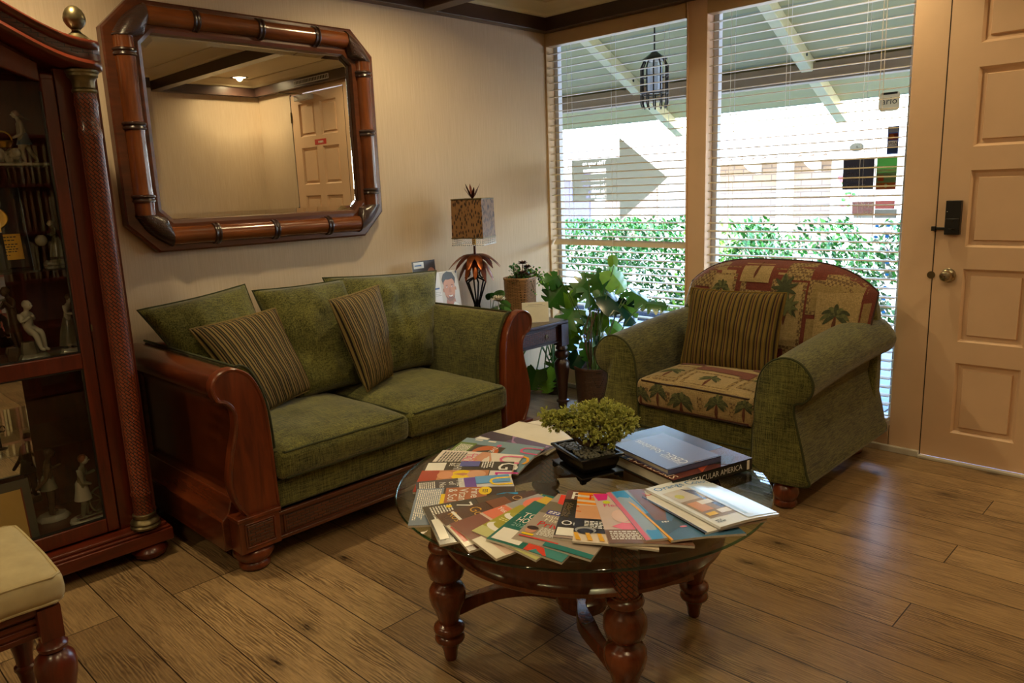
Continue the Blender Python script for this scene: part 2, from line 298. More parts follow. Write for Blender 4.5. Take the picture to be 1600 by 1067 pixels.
# ------------------------------------------------------------------ mesh builder
TXT = {}
def text_geo(body):
    if body in TXT: return TXT[body]
    cu = bpy.data.curves.new('t', 'FONT'); cu.body = body; cu.size = 1; cu.resolution_u = 2
    ob = bpy.data.objects.new('t', cu); COL.objects.link(ob)
    dg = bpy.context.evaluated_depsgraph_get(); me = ob.evaluated_get(dg).to_mesh()
    vs = [v.co.copy() for v in me.vertices]; fs = [tuple(p.vertices) for p in me.polygons]
    ob.evaluated_get(dg).to_mesh_clear(); bpy.data.objects.remove(ob); bpy.data.curves.remove(cu)
    if vs:
        w = max(v.x for v in vs); mn = min(v.x for v in vs)
    else: w = mn = 0
    TXT[body] = (vs, fs, mn, w); return TXT[body]
class MB:
    def __init__(s): s.bm = bmesh.new(); s.mats = []; s.uv = None; s.cur = 0; s.X = Matrix.Identity(4)
    def m(s, mat):
        if isinstance(mat, str): mat = MT[mat]
        if mat not in s.mats: s.mats.append(mat)
        s.cur = s.mats.index(mat); return s
    def xf(s, M=None): s.X = M or Matrix.Identity(4); return s
    def v(s, p): return s.bm.verts.new(s.X @ Vector(p))
    def f(s, vs):
        try: f = s.bm.faces.new(vs); f.material_index = s.cur; return f
        except ValueError: return None
    def box(s, x0, x1, y0, y1, z0, z1):
        c = [s.v((x, y, z)) for z in (z0, z1) for y in (y0, y1) for x in (x0, x1)]
        for q in ((0, 2, 3, 1), (4, 5, 7, 6), (0, 1, 5, 4), (2, 6, 7, 3), (0, 4, 6, 2), (1, 3, 7, 5)): s.f([c[i] for i in q])
        return s
    def poly(s, pts): return s.f([s.v(p) for p in pts])
    def prism(s, pts, axis, a, b):
        """outline pts in the two other axes (in xyz order), extruded along axis from a to b"""
        def P(p, t):
            q = list(p); q.insert(axis, t); return q
        A = [s.v(P(p, a)) for p in pts]; B = [s.v(P(p, b)) for p in pts]; n = len(pts)
        s.f(A[::-1]); s.f(B)
        for i in range(n): s.f([A[i], A[(i+1) % n], B[(i+1) % n], B[i]])
        return s
    def loft(s, rings, close=True, cap=True):
        R = [[s.v(p) for p in r] for r in rings]; n = len(R[0])
        for a, b in zip(R, R[1:]):
            for i in range(n if close else n-1): s.f([a[i], a[(i+1) % n], b[(i+1) % n], b[i]])
        if cap and close: s.f(R[0][::-1]); s.f(R[-1])
        return s
    def lathe_uv(s, prof, c, n=32):
        uvl = s.bm.loops.layers.uv.verify(); rm = max(r for r, z in prof)
        for (r0, z0), (r1, z1) in zip(prof, prof[1:]):
            for i in range(n):
                a0, a1 = 2*PI*i/n, 2*PI*(i+1)/n
                P4 = [(r0, z0, a0), (r0, z0, a1), (r1, z1, a1), (r1, z1, a0)]
                f = s.f([s.v((c[0]+r*math.cos(a), c[1]+r*math.sin(a), c[2]+z)) for r, z, a in P4])
                for l, (r, z, a) in zip(f.loops, P4): l[uvl].uv = (a*rm, z)
        bmesh.ops.remove_doubles(s.bm, verts=s.bm.verts, dist=1e-6); return s
    def lathe(s, prof, c=(0, 0, 0), n=24, cap=True, rot=None):
        rot = rot or Matrix.Identity(3)
        rings = [[Vector(c)+rot @ Vector((r*math.cos(2*PI*i/n), r*math.sin(2*PI*i/n), z)) for i in range(n)] for r, z in prof]
        return s.loft(rings, True, cap)
    def tube(s, pts, r, n=8, closed=False, cap=True):
        pts = [Vector(p) for p in pts]; N = len(pts); rings = []; ref = None
        for i, p in enumerate(pts):
            a = pts[(i-1) % N] if closed or i else p; b = pts[(i+1) % N] if closed or i < N-1 else p
            t = (b-a).normalized()
            if ref is None: ref = t.orthogonal().normalized()
            ref = (ref-t*ref.dot(t)).normalized(); bi = t.cross(ref)
            rr = r[i] if isinstance(r, (list, tuple)) else r
            rings.append([p+rr*(ref*math.cos(2*PI*k/n)+bi*math.sin(2*PI*k/n)) for k in range(n)])
        if closed:
            R = [[s.v(q) for q in ri] for ri in rings]
            # best match of last ring to first
            a, b = R[-1], R[0]; k0 = min(range(n), key=lambda k: (a[0].co-b[k].co).length)
            for x, y in zip(R, R[1:]):
                for i in range(n): s.f([x[i], x[(i+1) % n], y[(i+1) % n], y[i]])
            for i in range(n): s.f([a[i], a[(i+1) % n], b[(i+1+k0) % n], b[(i+k0) % n]])
            return s
        return s.loft(rings, True, cap)
    def ball(s, c, r, n=12, sq=(1, 1, 1)):
        m = n//2+1
        rings = [[(c[0]+sq[0]*r*math.sin(PI*j/m)*math.cos(2*PI*i/n), c[1]+sq[1]*r*math.sin(PI*j/m)*math.sin(2*PI*i/n), c[2]-sq[2]*r*math.cos(PI*j/m)) for i in range(n)] for j in range(1, m)]
        return s.loft(rings)
    def text(s, body, size, M, mat=None, align='L', sx=1, mirror=False, maxw=None):
        vs, fs, mn, w = text_geo(body)
        if mat is not None: s.m(mat)
        k = size
        if maxw and w*k*sx > maxw: sx = maxw/(w*k)
        off = {'L': 0, 'C': -w*k*sx/2, 'R': -w*k*sx}[align]
        old = s.X; s.X = old @ M; V = []
        for v in vs:
            x = v.x*k*sx+off; V.append(s.v((-x if mirror else x, v.y*k, 0)))
        for f in fs: s.f([V[i] for i in f])
        s.X = old; return s
    def rect(s, x0, x1, y0, y1, z=0, mat=None):
        if mat is not None: s.m(mat)
        s.f([s.v((x0, y0, z)), s.v((x1, y0, z)), s.v((x1, y1, z)), s.v((x0, y1, z))]); return s
    def ell(s, cx, cy, rx, ry, z=0, mat=None, n=20, a0=0, a1=2*PI):
        if mat is not None: s.m(mat)
        s.f([s.v((cx+rx*math.cos(a0+(a1-a0)*i/n), cy+ry*math.sin(a0+(a1-a0)*i/n), z)) for i in range(n if a1-a0 > 6.28 else n+1)]); return s
    def build(s, name, parent=None, smooth=True, bevel=0, sub=0, ang=38, seg=2, fixn=True):
        bm = s.bm
        if fixn: bmesh.ops.recalc_face_normals(bm, faces=bm.faces)
        if smooth:
            for f in bm.faces: f.smooth = True
            for e in bm.edges:
                if len(e.link_faces) == 2 and e.calc_face_angle(0) > math.radians(ang): e.smooth = False
        me = bpy.data.meshes.new(name); 
        if parent is not None:
            off = WL(parent); bmesh.ops.translate(bm, verts=bm.verts, vec=-off)
        bm.to_mesh(me); bm.free()
        for m in s.mats: me.materials.append(m)
        o = bpy.data.objects.new(name, me); COL.objects.link(o)
        if parent is not None: o.parent = parent
        if bevel:
            b = o.modifiers.new('bevel', 'BEVEL'); b.width = bevel; b.segments = seg; b.limit_method = 'ANGLE'; b.angle_limit = math.radians(40)
        if sub:
            b = o.modifiers.new('sub', 'SUBSURF'); b.levels = sub; b.render_levels = sub
        return o
def WL(o):
    v = Vector((0, 0, 0))
    while o is not None: v = v+Vector(o.location); o = o.parent
    return v
def tag(o, label, cat, group=None, kind=None):
    o['label'] = label; o['category'] = cat
    if group: o['group'] = group
    if kind: o['kind'] = kind
    return o
def thing(name, label, cat, loc=(0, 0, 0), group=None):
    o = bpy.data.objects.new(name, None); o.empty_display_size = .1; COL.objects.link(o); o.location = loc
    return tag(o, label, cat, group)
def struct(o, label=None):
    o['kind'] = 'structure'
    if label: o['label'] = label
    return o
def T(x, y, z): return Matrix.Translation((x, y, z))
def RX(a): return Matrix.Rotation(a, 4, 'X')
def RY(a): return Matrix.Rotation(a, 4, 'Y')
def RZ(a): return Matrix.Rotation(a, 4, 'Z')
def smoothpts(pts, n=6, closed=False):
    P = [Vector(p) for p in pts]; N = len(P); out = []
    rng = range(N if closed else N-1)
    for i in rng:
        p0 = P[(i-1) % N] if closed or i > 0 else P[i]; p1 = P[i]; p2 = P[(i+1) % N]; p3 = P[(i+2) % N] if closed or i+2 < N else P[i+1]
        for k in range(n):
            t = k/n; out.append(.5*((2*p1)+(p2-p0)*t+(2*p0-5*p1+4*p2-p3)*t*t+(3*p1-p0-3*p2+p3)*t**3))
    if not closed: out.append(P[-1])
    return out
def copy_tree(o, parent=None):
    c = o.copy(); COL.objects.link(c)
    if parent is not None: c.parent = parent
    for ch in [x for x in COL.objects if x.parent == o]: copy_tree(ch, c)
    return c

# ================================================================== THE ROOM
RX0, RY0 = -6.2, -3.97          # far left and near walls
CZ = 2.55
b = MB().m('floor'); b.box(RX0, 0.0, RY0, 0.0, -.05, 0); struct(b.build('floor'))
b = MB().m('ceiling'); b.box(RX0-.1, .12, RY0-.1, .1, CZ, CZ+.05); struct(b.build('ceiling'))
b = MB().m('wall'); b.box(RX0-.1, 0.12, 0, .1, -.05, CZ); struct(b.build('wall_left', smooth=False))
b = MB().m('wall'); b.box(RX0-.1, 0.12, RY0-.1, RY0, -.05, CZ); struct(b.build('wall_near', smooth=False))
b = MB().m('wall'); b.box(RX0-.1, RX0, RY0, 0, -.05, CZ); struct(b.build('wall_far', smooth=False))
# window wall pieces: solid parts beside the door, posts, sills and heads
b = MB().m('wall'); b.box(0, .12, RY0, -3.36, -.05, CZ); struct(b.build('wall_right', smooth=False))
b = MB().m('paint')
b.box(-.0, .12, -1.214, -1.084, -.05, CZ)              # centre post
b.box(-.012, .0, -1.098, -1.089, .06, 2.4)
b.box(0, .12, -2.447, -2.297, -.05, CZ)                 # wide jamb
struct(b.build('trim_1', bevel=.003))
b = MB().m('paint')
for y0, y1 in ((-1.084, 0.0), (-2.297, -1.214)):
    b.box(.0, .12, y0, y1, -.05, .135); b.box(.0, .12, y0, y1, 2.36, CZ)
b.box(0, .12, -3.36, -2.447, 2.36, CZ)
struct(b.build('trim_2', bevel=.002))
b = MB().m('base'); b.box(-.022, -.0, -2.447, -.0, 0, .032); b.box(-.03, .0, -3.36, -2.447, 0, .014); struct(b.build('baseboard_right', bevel=.003))
b = MB().m('base'); b.box(RX0, -.022, -.016, 0, 0, .085); b.box(RX0, -.022, -.02, -.016, 0, .07); struct(b.build('baseboard_left', bevel=.003))
# dark line strips
b = MB().m('gap'); b.box(-.0006, .01, -2.4505, -2.4465, .012, 2.36); b.box(-.0006, .01, -3.349, -3.345, .012, 2.36); b.box(-.0006, .01, -2.299, -2.2965, .03, .135)
struct(b.build('trim_3', smooth=False))
# perimeter beam and cross beams
BT, BZ0, BZ1 = .07, 2.40, 2.482
b = MB().m('beam')
b.box(RX0, 0, -BT, 0, BZ0, CZ); b.box(-BT, 0, RY0, -BT, BZ0, CZ); b.box(RX0, -BT, RY0, RY0+BT, BZ0, CZ); b.box(RX0, RX0+BT, RY0+BT, -BT, BZ0, CZ)
for x0, x1 in ((-1.09, -1.0), (-3.7, -3.61)): b.box(x0, x1, RY0+BT, -BT, BZ0, CZ)
b.box(-3.61, -1.09, -1.59, -1.5, BZ0, CZ); b.box(RX0+BT, -3.7, -1.59, -1.5, BZ0, CZ)
struct(b.build('trim_4', bevel=.003))
# crown moulding in every coffer
b = MB().m('crown')
CP = [(0, BZ1), (.012, BZ1), (.014, BZ1+.012), (.03, BZ1+.02), (.055, BZ1+.042), (.075, BZ1+.05), (.08, BZ1+.056), (.1, BZ1+.058), (.1, CZ)]
for (x0, x1, y0, y1) in ((-1.0, -BT, RY0+BT, -BT), (-3.61, -1.09, -1.5, -BT), (-3.61, -1.09, RY0+BT, -1.59), (RX0+BT, -3.7, -1.5, -BT), (RX0+BT, -3.7, RY0+BT, -1.59)):
    b.loft([[(x0+d, y0+d, z), (x1-d, y0+d, z), (x1-d, y1-d, z), (x0+d, y1-d, z)] for d, z in CP], True, False)
struct(b.build('trim_5', ang=25, fixn=False))

# ------------------------------------------------------------------ door with raised panels
door = bpy.data.objects.new('door_1', None); COL.objects.link(door); door['kind'] = 'structure'; door['label'] = 'beige panelled entrance door at the right edge'
ZR = [(.152, .503), (.607, .955), (1.057, 1.407), (1.512, 1.857), (1.958, 2.262)]; YC = [(-2.845, -2.577), (-3.215, -2.947)]
b = MB().m('paint')
def slab(y0, y1, z0, z1): b.box(0, .045, y0, y1, z0, z1)
ys = [-3.345, -3.215, -2.947, -2.845, -2.577, -2.4505]
slab(ys[0], ys[1], .014, 2.35); slab(ys[2], ys[3], .014, 2.35); slab(ys[4], ys[5], .014, 2.35)
zs = [.014]+[z for p in ZR for z in p]+[2.35]
for (y0, y1) in ((ys[1], ys[2]), (ys[3], ys[4])):
    for i in range(0, len(zs), 2): slab(y0, y1, zs[i], zs[i+1])
    for z0, z1 in ZR:
        def R(d, x): return [(x, y0+d, z0+d), (x, y1-d, z0+d), (x, y1-d, z1-d), (x, y0+d, z1-d)]
        b.loft([R(0, 0), R(.012, .016), R(.03, .018), R(.034, .006), R(.037, .006)], True, False); b.poly(R(.037, .006))
b.build('door_leaf', door, smooth=False, fixn=False)
lk = MB().m('black'); lk.box(-.03, 0, -2.556, -2.492, 1.115, 1.272); lk.box(-.034, -.03, -2.552, -2.496, 1.12, 1.19)
o = lk.build('keypad_lock', door, bevel=.008); o['label'] = 'black electronic keypad deadbolt'
l2 = MB().m('gloss_black'); l2.lathe([(.004, 0), (.004, .002)], (-.0352, -2.525, 1.178), 12, rot=Matrix.Rotation(-PI/2, 3, 'Y')); l2.tube([(-.036, -2.515, 1.143), (-.047, -2.528, 1.143), (-.036, -2.54, 1.143)], .004, 8)
l2.m('white'); l2.ball((-.031, -2.50, 1.222), .002, 8); l2.build('thumb_turn', o)
l3 = MB().m('black'); l3.box(-.014, 0, -2.497, -2.452, 1.136, 1.148); l3.box(-.02, -.0, -2.452, -2.433, 1.131, 1.153); l3.build('latch_bolt', door, bevel=.002)
kb = MB().m('chrome'); kb.lathe([(.033, 0), (.033, .004), (.028, .008), (.014, .012), (.012, .022), (.018, .028), (.0265, .04), (.027, .05), (.022, .059), (.012, .062), (.0, .0625)], (0, -2.518, .922), 28, rot=Matrix.Rotation(-PI/2, 3, 'Y'))
kb = kb.build('door_knob', door); kb['label'] = 'round satin nickel door knob'
kk = MB().m('pewter'); kk.box(-.067, -.06, -2.522, -2.514, .918, .926); kk.build('knob_button', kb, bevel=.001)
sp = MB().m('pewter'); sp.lathe([(.018, 0), (.018, .003)], (-.0005, -2.443, .92), 14, rot=Matrix.Rotation(-PI/2, 3, 'Y')); sp.build('strike_plate', door)
hg = MB().m('bronze')
for z in (.25, 1.2, 2.1): hg.lathe([(.007, 0), (.007, .1)], (-.006, -3.35, z), 10)
hg.build('door_hinge', door)
cl = MB().m('frame_alu'); cl.box(-.06, 0, -3.19, -2.93, 2.285, 2.335); cl = cl.build('door_closer', door, bevel=.006)
ca = MB().m('chrome'); ca.tube([(-.045, -3.05, 2.34), (-.2, -3.2, 2.352), (-.05, -3.3, 2.37)], .007, 8); ca.build('closer_arm', cl)
st = MB().m(flat('red', 190, 40, 30)); st.box(-.0015, 0, -2.975, -2.78, 1.872, 1.922); st = st.build('door_sticker', door, smooth=False); st['label'] = 'red sticker with small white lettering'
s2 = MB().m('white'); [s2.box(-.0022, -.0016, -2.91+.022*k, -2.896+.022*k, 1.888, 1.906) for k in range(4)]; s2.build('sticker_lettering', st, smooth=False, fixn=False)
vt = MB().m('frame_alu'); vt.box(-BT-.006, -BT, -3.13, -2.55, 2.42, 2.462)
vt.m('iron')
for i in range(22): vt.box(-BT-.0075, -BT-.006, -3.12+i*.026, -3.105+i*.026, 2.426, 2.456)
tag(vt.build('ventilation_grille', smooth=False), 'narrow white ventilation grille on the dark beam above the door', 'grille')

# ------------------------------------------------------------------ windows
def window(nm, y0, y1):
    w = bpy.data.objects.new(nm, None); COL.objects.link(w); w['kind'] = 'structure'
    g = MB().m('frame_alu'); t = .032
    g.box(.075, .115, y0, y0+t, .135, 2.36); g.box(.075, .115, y1-t, y1, .135, 2.36); g.box(.075, .115, y0+t, y1-t, .135, .165); g.box(.075, .115, y0+t, y1-t, 2.33, 2.36)
    g.build('window_frame', w, bevel=.002)
    g = MB().m('glass'); g.poly([(.095, y0+t, .165), (.095, y1-t, .165), (.095, y1-t, 2.33), (.095, y0+t, 2.33)]); g.build('window_pane', w, smooth=False)
window('window_1', -1.084, -.012); window('window_2', -2.297, -1.214)
b = MB().m('valance'); b.box(-.006, .075, -.014, 0, .0, 2.4); struct(b.build('trim_6', bevel=.002))

def blind(y0, y1, lab, sag=None, cords=(), n=45):
    r = thing('window_blind', lab, 'blind', (.03, (y0+y1)/2, 2.36), 'horizontal blinds in the two windows')
    g = MB().m('valance'); g.box(-.008, .062, y0+.004, y1-.002, 2.315, 2.397); g.build('valance', r, bevel=.004)
    proto = None; z = 2.315-.045; pitch_ = (2.27-.19)/n
    W_ = .049
    for k in range(n):
        if proto is None:
            g = MB().m('slat')
            rings = []
            for j, y in enumerate((y0+.014, y1-.014)):
                rings.append([(.0+(-W_/2+W_*i/6), y, .0022*(1-((i-3)/3)**2)+.0014) for i in range(7)]+[(.0+(W_/2-W_*i/6), y, .0022*(1-((3-i)/3)**2)-.0014) for i in range(7)])
            g.loft([[(x, y-(y0+y1)/2, z) for x, y, z in q] for q in rings]); o = g.build('slat', None); o.parent = r; proto = o
        else: o = proto.copy(); COL.objects.link(o); o.parent = r
        zz = 2.27-k*pitch_
        o.location = (0, 0, zz-2.36); o.rotation_euler = (rnd.uniform(-.0012, .0012), math.radians(-4.5)+rnd.uniform(-.02, .02), 0)
        if sag is not None and k == sag: o.rotation_euler = (.004, math.radians(-48), 0); o.location.z += .004
        if sag is not None and k > sag: o.location.z -= .006
    g = MB().m('slat'); g.box(.006, .054, y0+.014, y1-.014, .148, .166); g.build('bottom_rail', r, bevel=.003)
    for yc in cords:
        for x in (.006, .054):
            g = MB().m('white'); g.tube([(x, yc, 2.32), (x, yc, .16)], .0011, 5); g.build('ladder_cord', r)
    return r
bl1 = blind(-1.084, -.012, 'cream slatted blind in the left window beside the wall corner', sag=27, cords=(-.18, -.54, -.93))
bl2 = blind(-2.297, -1.214, 'cream slatted blind in the right window behind the armchair', cords=(-1.36, -1.68, -2.08))
g = MB().m('slat'); g.tube([(.0, -2.155, 2.31), (-.004, -2.158, 1.6), (-.004, -2.16, 1.1)], .0016, 6); g.tube([(.0, -2.17, 2.31), (-.003, -2.175, 1.55)], .0016, 6); g.build('pull_cord', bl2)

# stickers on the panes (each its own thing, stuck inside the glass)
SYZ = lambda y, z, x=.092: T(x, y, z) @ Matrix(((0, 0, -1, 0), (-1, 0, 0, 0), (0, 1, 0, 0), (0, 0, 0, 1)))   # local x -> -y (reads from inside), z -> towards room
# arrow decal
from mathutils.geometry import delaunay_2d_cdt
sh = [(.135, 1.575), (.535, 1.575), (.535, 1.70), (.90, 1.432), (.535, 1.17), (.535, 1.295), (.135, 1.295)]
VV_ = [Vector(p) for p in sh]; FF_ = [list(range(len(sh)))[::-1]]
def cut_text(s, z, sz, xr=.425):
    vs, fs, mn, w = text_geo(s); o = len(VV_)
    VV_.extend(Vector((xr-(v.x-mn)*sz, z+v.y*sz)) for v in vs); FF_.extend([i+o for i in f][::-1] for f in fs)
for (s, z, sz) in [('This way to', 1.533, .042), ('No second visit.', 1.428, .034), ('No temporary.', 1.391, .034), ('No kidding.', 1.354, .034), ('Demo inside.', 1.319, .034)]: cut_text(s, z, sz)
for y_ in (1.308, 1.302):
    o_ = len(VV_); VV_.extend(Vector(p) for p in ((.33, y_), (.425, y_), (.425, y_+.003), (.33, y_+.003))); FF_.append([o_, o_+1, o_+2, o_+3])
o_ = len(VV_); VV_.extend(Vector(p) for p in ((.235, 1.476), (.425, 1.476), (.425, 1.508), (.235, 1.508))); FF_.append([o_, o_+1, o_+2, o_+3])
def ccw(f):
    A_ = sum(VV_[f[i]].x*VV_[f[(i+1) % len(f)]].y-VV_[f[(i+1) % len(f)]].x*VV_[f[i]].y for i in range(len(f)))
    return f if A_ > 0 else f[::-1]
FF_ = [FF_[0]]+[f for f in FF_[1:] if abs(sum(VV_[f[i]].x*VV_[f[(i+1) % len(f)]].y-VV_[f[(i+1) % len(f)]].x*VV_[f[i]].y for i in range(len(f)))) > 1e-9]
FF_ = [ccw(f) for f in FF_]
cv, ce, cf, ov, oe, of_ = delaunay_2d_cdt(VV_, [], FF_, 1, 1e-6)
a = MB().m('vinyl'); a.xf(SYZ(0, 0, .0935)); vv = [a.v((v.x, v.y, 0)) for v in cv]
for f_, src in zip(cf, of_):
    if list(src) == [0]: a.f([vv[i] for i in f_])
a = tag(a.build('arrow_decal', smooth=False, fixn=False), 'large grey arrow decal with reversed cut out lettering on the left window', 'decal')
def sticker(name, lab, pts_fn, cat='sticker', group=None):
    s = MB(); s.xf(SYZ(0, 0, .0925)); pts_fn(s); return tag(s.build(name, smooth=False, fixn=False), lab, cat, group)
def f(s):
    r = []; x0, x1, y0, y1, q = 2.125, 2.222, 1.708, 1.800, .018
    for cx_, cy_, a0 in ((x1-q, y1-q, 0), (x0+q, y1-q, PI/2), (x0+q, y0+q, PI), (x1-q, y0+q, 1.5*PI)):
        r += [(cx_+q*math.cos(a0+i*PI/8), cy_+q*math.sin(a0+i*PI/8), 0) for i in range(5)]
    s.m(vflat('khaki', 168, 150, 118)).poly(r); s.rect(x0+.012, x1-.012, y1-.012, y1-.002, .0003, vflat('ink', 20, 20, 20)); s.text('arlo', .046, T(2.1735, 1.742, .0006), vflat('ink', 20, 20, 20), 'C')
sticker('window_sticker', 'tan rounded square sticker with the word arlo at top of right window', f)
def f(s):
    s.rect(2.175, 2.228, 1.50, 1.635, 0, vflat('navy', 34, 40, 66)); s.rect(2.18, 2.223, 1.605, 1.63, .0005, vflat('paleb', 170, 176, 186)); s.rect(2.18, 2.223, 1.57, 1.6, .0005, vflat('brick', 150, 60, 36)); s.ell(2.195, 1.585, .012, .012, .0008, vflat('or', 214, 120, 50)); s.rect(2.18, 2.223, 1.54, 1.565, .0005, 'white'); s.text('VISA', .02, T(2.2015, 1.546, .0008), vflat('navy', 34, 40, 66), 'C'); s.rect(2.18, 2.223, 1.508, 1.532, .0005, vflat('blu', 60, 90, 140))
sticker('window_sticker', 'tall payment card sticker in navy and orange beside the right jamb', f)
def f(s):
    s.rect(1.965, 2.12, 1.332, 1.486, 0, vflat('char', 38, 32, 32))
    for i, w in enumerate(('2023', 'Silver', 'Invisalign', 'Provider')): s.text(w, .027, T(1.985, 1.432-i*.029, .0005), vflat('greyt', 120, 112, 108))
sticker('window_sticker', 'dark square sticker reading 2023 on the right window', f)
def f(s):
    s.rect(2.132, 2.228, 1.328, 1.486, 0, vflat('green_st', 66, 120, 46)); s.rect(2.132, 2.228, 1.415, 1.43, .0004, vflat('cr', 210, 200, 170)); s.rect(2.132, 2.228, 1.362, 1.412, .0004, vflat('gr2', 150, 140, 120)); s.rect(2.14, 2.168, 1.37, 1.4, .0007, vflat('orr', 216, 90, 50)); s.rect(2.132, 2.228, 1.328, 1.362, .0004, vflat('orr', 216, 90, 50))
    s.ell(2.18, 1.347, .008, .01, .0007, vflat('cr', 210, 200, 170))
sticker('window_sticker', 'green and orange square sticker next to the dark square sticker', f)
sticker('window_sticker', 'small oval grey sticker alone in the right window', lambda s: (s.ell(2.028, 1.545, .036, .022, 0, vflat('ovg', 176, 170, 150)), s.text('&', .018, T(2.03, 1.54, .0005), vflat('greyt', 120, 112, 108), 'C')))
def f(s):
    s.rect(2.02, 2.13, 1.2, 1.27, 0, vflat('rosy', 158, 110, 98)); s.rect(2.134, 2.228, 1.232, 1.272, 0, vflat('rosy2', 178, 96, 84)); s.rect(2.134, 2.24, 1.185, 1.23, 0, vflat('gr3', 142, 134, 118)); s.rect(2.03, 2.13, 1.185, 1.2, 0, vflat('gr4', 170, 165, 150))
    s.text('LLY', .038, T(2.125, 1.236, .0005), 'white', 'L', mirror=True, maxw=.1); s.text('RM', .034, T(2.125, 1.202, .0005), 'white', 'L', mirror=True, maxw=.08)
sticker('window_sticker', 'rosy sticker with reversed white capitals low on the right window', f)
dots = [(2.15, 1.145), (2.205, 1.148), (2.147, 1.09), (2.2, 1.094), (2.207, 1.02), (2.209, .96), (2.212, .9), (2.206, .835), (2.203, .77), (2.206, .705), (2.206, .64), (2.209, .582)]
DN = ['upper left one of the block of four', 'upper right one of the block of four', 'lower left one of the block of four', 'lower right one of the block of four', 'topmost single one under the block of four']+['%s single one down the jamb' % w for w in ('second', 'third', 'fourth', 'fifth', 'sixth', 'seventh')]+['lowest single one down the jamb']
for i, (y, z) in enumerate(dots):
    def f(s): s.ell(y, z, .026, .026, 0, 'decal_w', 24); s.ell(y, z, .010, .007, .0004, vflat('skyb', 70, 150, 214), 12)
    sticker('round_sticker', 'round white window sticker with blue centre, '+DN[i], f, group='round white stickers along the right jamb')

# ------------------------------------------------------------------ downlights
for i, (x, y) in enumerate([(-.31, -3.72), (-.42, -2.1), (-1.5, -.7), (-3.2, -.65), (-2.3, -2.7), (-3.2, -3.3), (-4.9, -.8), (-4.9, -2.6)]):
    lab = ['round recessed downlight in the corner of the door coffer', 'round recessed downlight in the coffer above the entrance door'][i] if i < 2 else 'round recessed downlight in the ceiling, %s' % ['above the loveseat', 'above the display cabinet', 'above the coffee table', 'above the camera side of the room', 'at far left near the long wall', 'at far left of the room'][i-2]
    d = thing('recessed_downlight', lab, 'light', (x, y, CZ), 'recessed ceiling downlights')
    g = MB().m('white'); g.lathe([(.085, -.004), (.085, 0), (.06, 0), (.06, -.004)], (x, y, CZ), 32, cap=False); g.build('trim_ring', d)
    g = MB().m('lamp_glow'); g.lathe([(.058, -.001), (.058, -.002)], (x, y, CZ), 24); g.build('lens', d)
    L = bpy.data.lights.new('downlight_bulb', 'SPOT'); L.energy = [48, 30, 62, 56, 28, 50, 50, 45][i]; L.color = (1, .79, .43); L.spot_size = math.radians(168); L.spot_blend = .75; L.shadow_soft_size = .03
    lo = bpy.data.objects.new('downlight_bulb', L); COL.objects.link(lo); lo.location = (0, 0, -.008); lo.parent = d

# ================================================================== OUTSIDE
b = MB().m('concrete'); b.box(.12, 2.78, -9, 14, -.2, -.06); o = struct(b.build('floor_walkway', smooth=False))
b = MB().m('gap')
for y in (-3.2, -2.0, -.8, .4, 1.6): b.box(.13, 2.78, y, y+.012, -.06, -.0585)
struct(b.build('trim_7', smooth=False))
b = MB().m('gravel'); b.box(2.78, 40, -30, 40, -.25, -.12); struct(b.build('floor_forecourt', smooth=False))
b = MB().m('stone'); b.box(2.78, 2.98, -9, 14, -.2, .04); tag(b.build('stone_curb', bevel=.01), 'dark stone curb along the foot of the hedge', 'curb')
g = MB().m('grass'); r2 = random.Random(4)
g.box(2.98, 3.2, -5, 8, -.15, 0.0)
for i in range(3500):
    x = r2.uniform(2.98, 3.2); y = r2.uniform(-2.5, 5); h = r2.uniform(.03, .08); a = r2.uniform(0, PI); d = .006
    g.poly([(x-d*math.cos(a), y-d*math.sin(a), 0), (x+d*math.cos(a), y+d*math.sin(a), 0), (x+r2.uniform(-.02, .02), y, h)])
tag(g.build('grass', smooth=False, fixn=False), 'strip of short grass in front of the hedge', 'grass', kind='stuff')
# porch roof
def pz(x): return 2.35-.5*(x-1.9)
b = MB().m('porch'); b.prism([(.12, pz(.12)+.12), (2.55, pz(2.55)+.12), (2.55, pz(2.55)+.16), (.12, pz(.12)+.16)], 1, -9, 14) if False else None
b = MB().m('porch'); 
A_ = [(.12, -9, pz(.12)), (2.58, -9, pz(2.58)), (2.58, 14, pz(2.58)), (.12, 14, pz(.12))]
b.poly(A_); b.poly([(x, y, z+.06) for x, y, z in A_][::-1]); b.poly([A_[1], A_[2], (2.58, 14, pz(2.58)+.06), (2.58, -9, pz(2.58)+.06)])
struct(b.build('ceiling_porch', smooth=False))
b = MB().m('porch'); b.box(-7, .2, -9, 14, 3.2, 3.3); b.box(.12, .2, -9, 14, 2.56, 3.25); struct(b.build('ceiling_roof', smooth=False))
b = MB().m('wall'); b.box(.0, .12, .1, 14, -.1, 3.2); b.box(0, .12, -9, RY0-.1, -.1, 3.2); struct(b.build('wall_outside', smooth=False))
b = MB().m('header'); b.box(2.0, 2.12, -9, 14, 2.125, 2.262); tag(b.build('porch_beam', bevel=.005), 'long grey horizontal porch beam across both windows outside', 'beam')
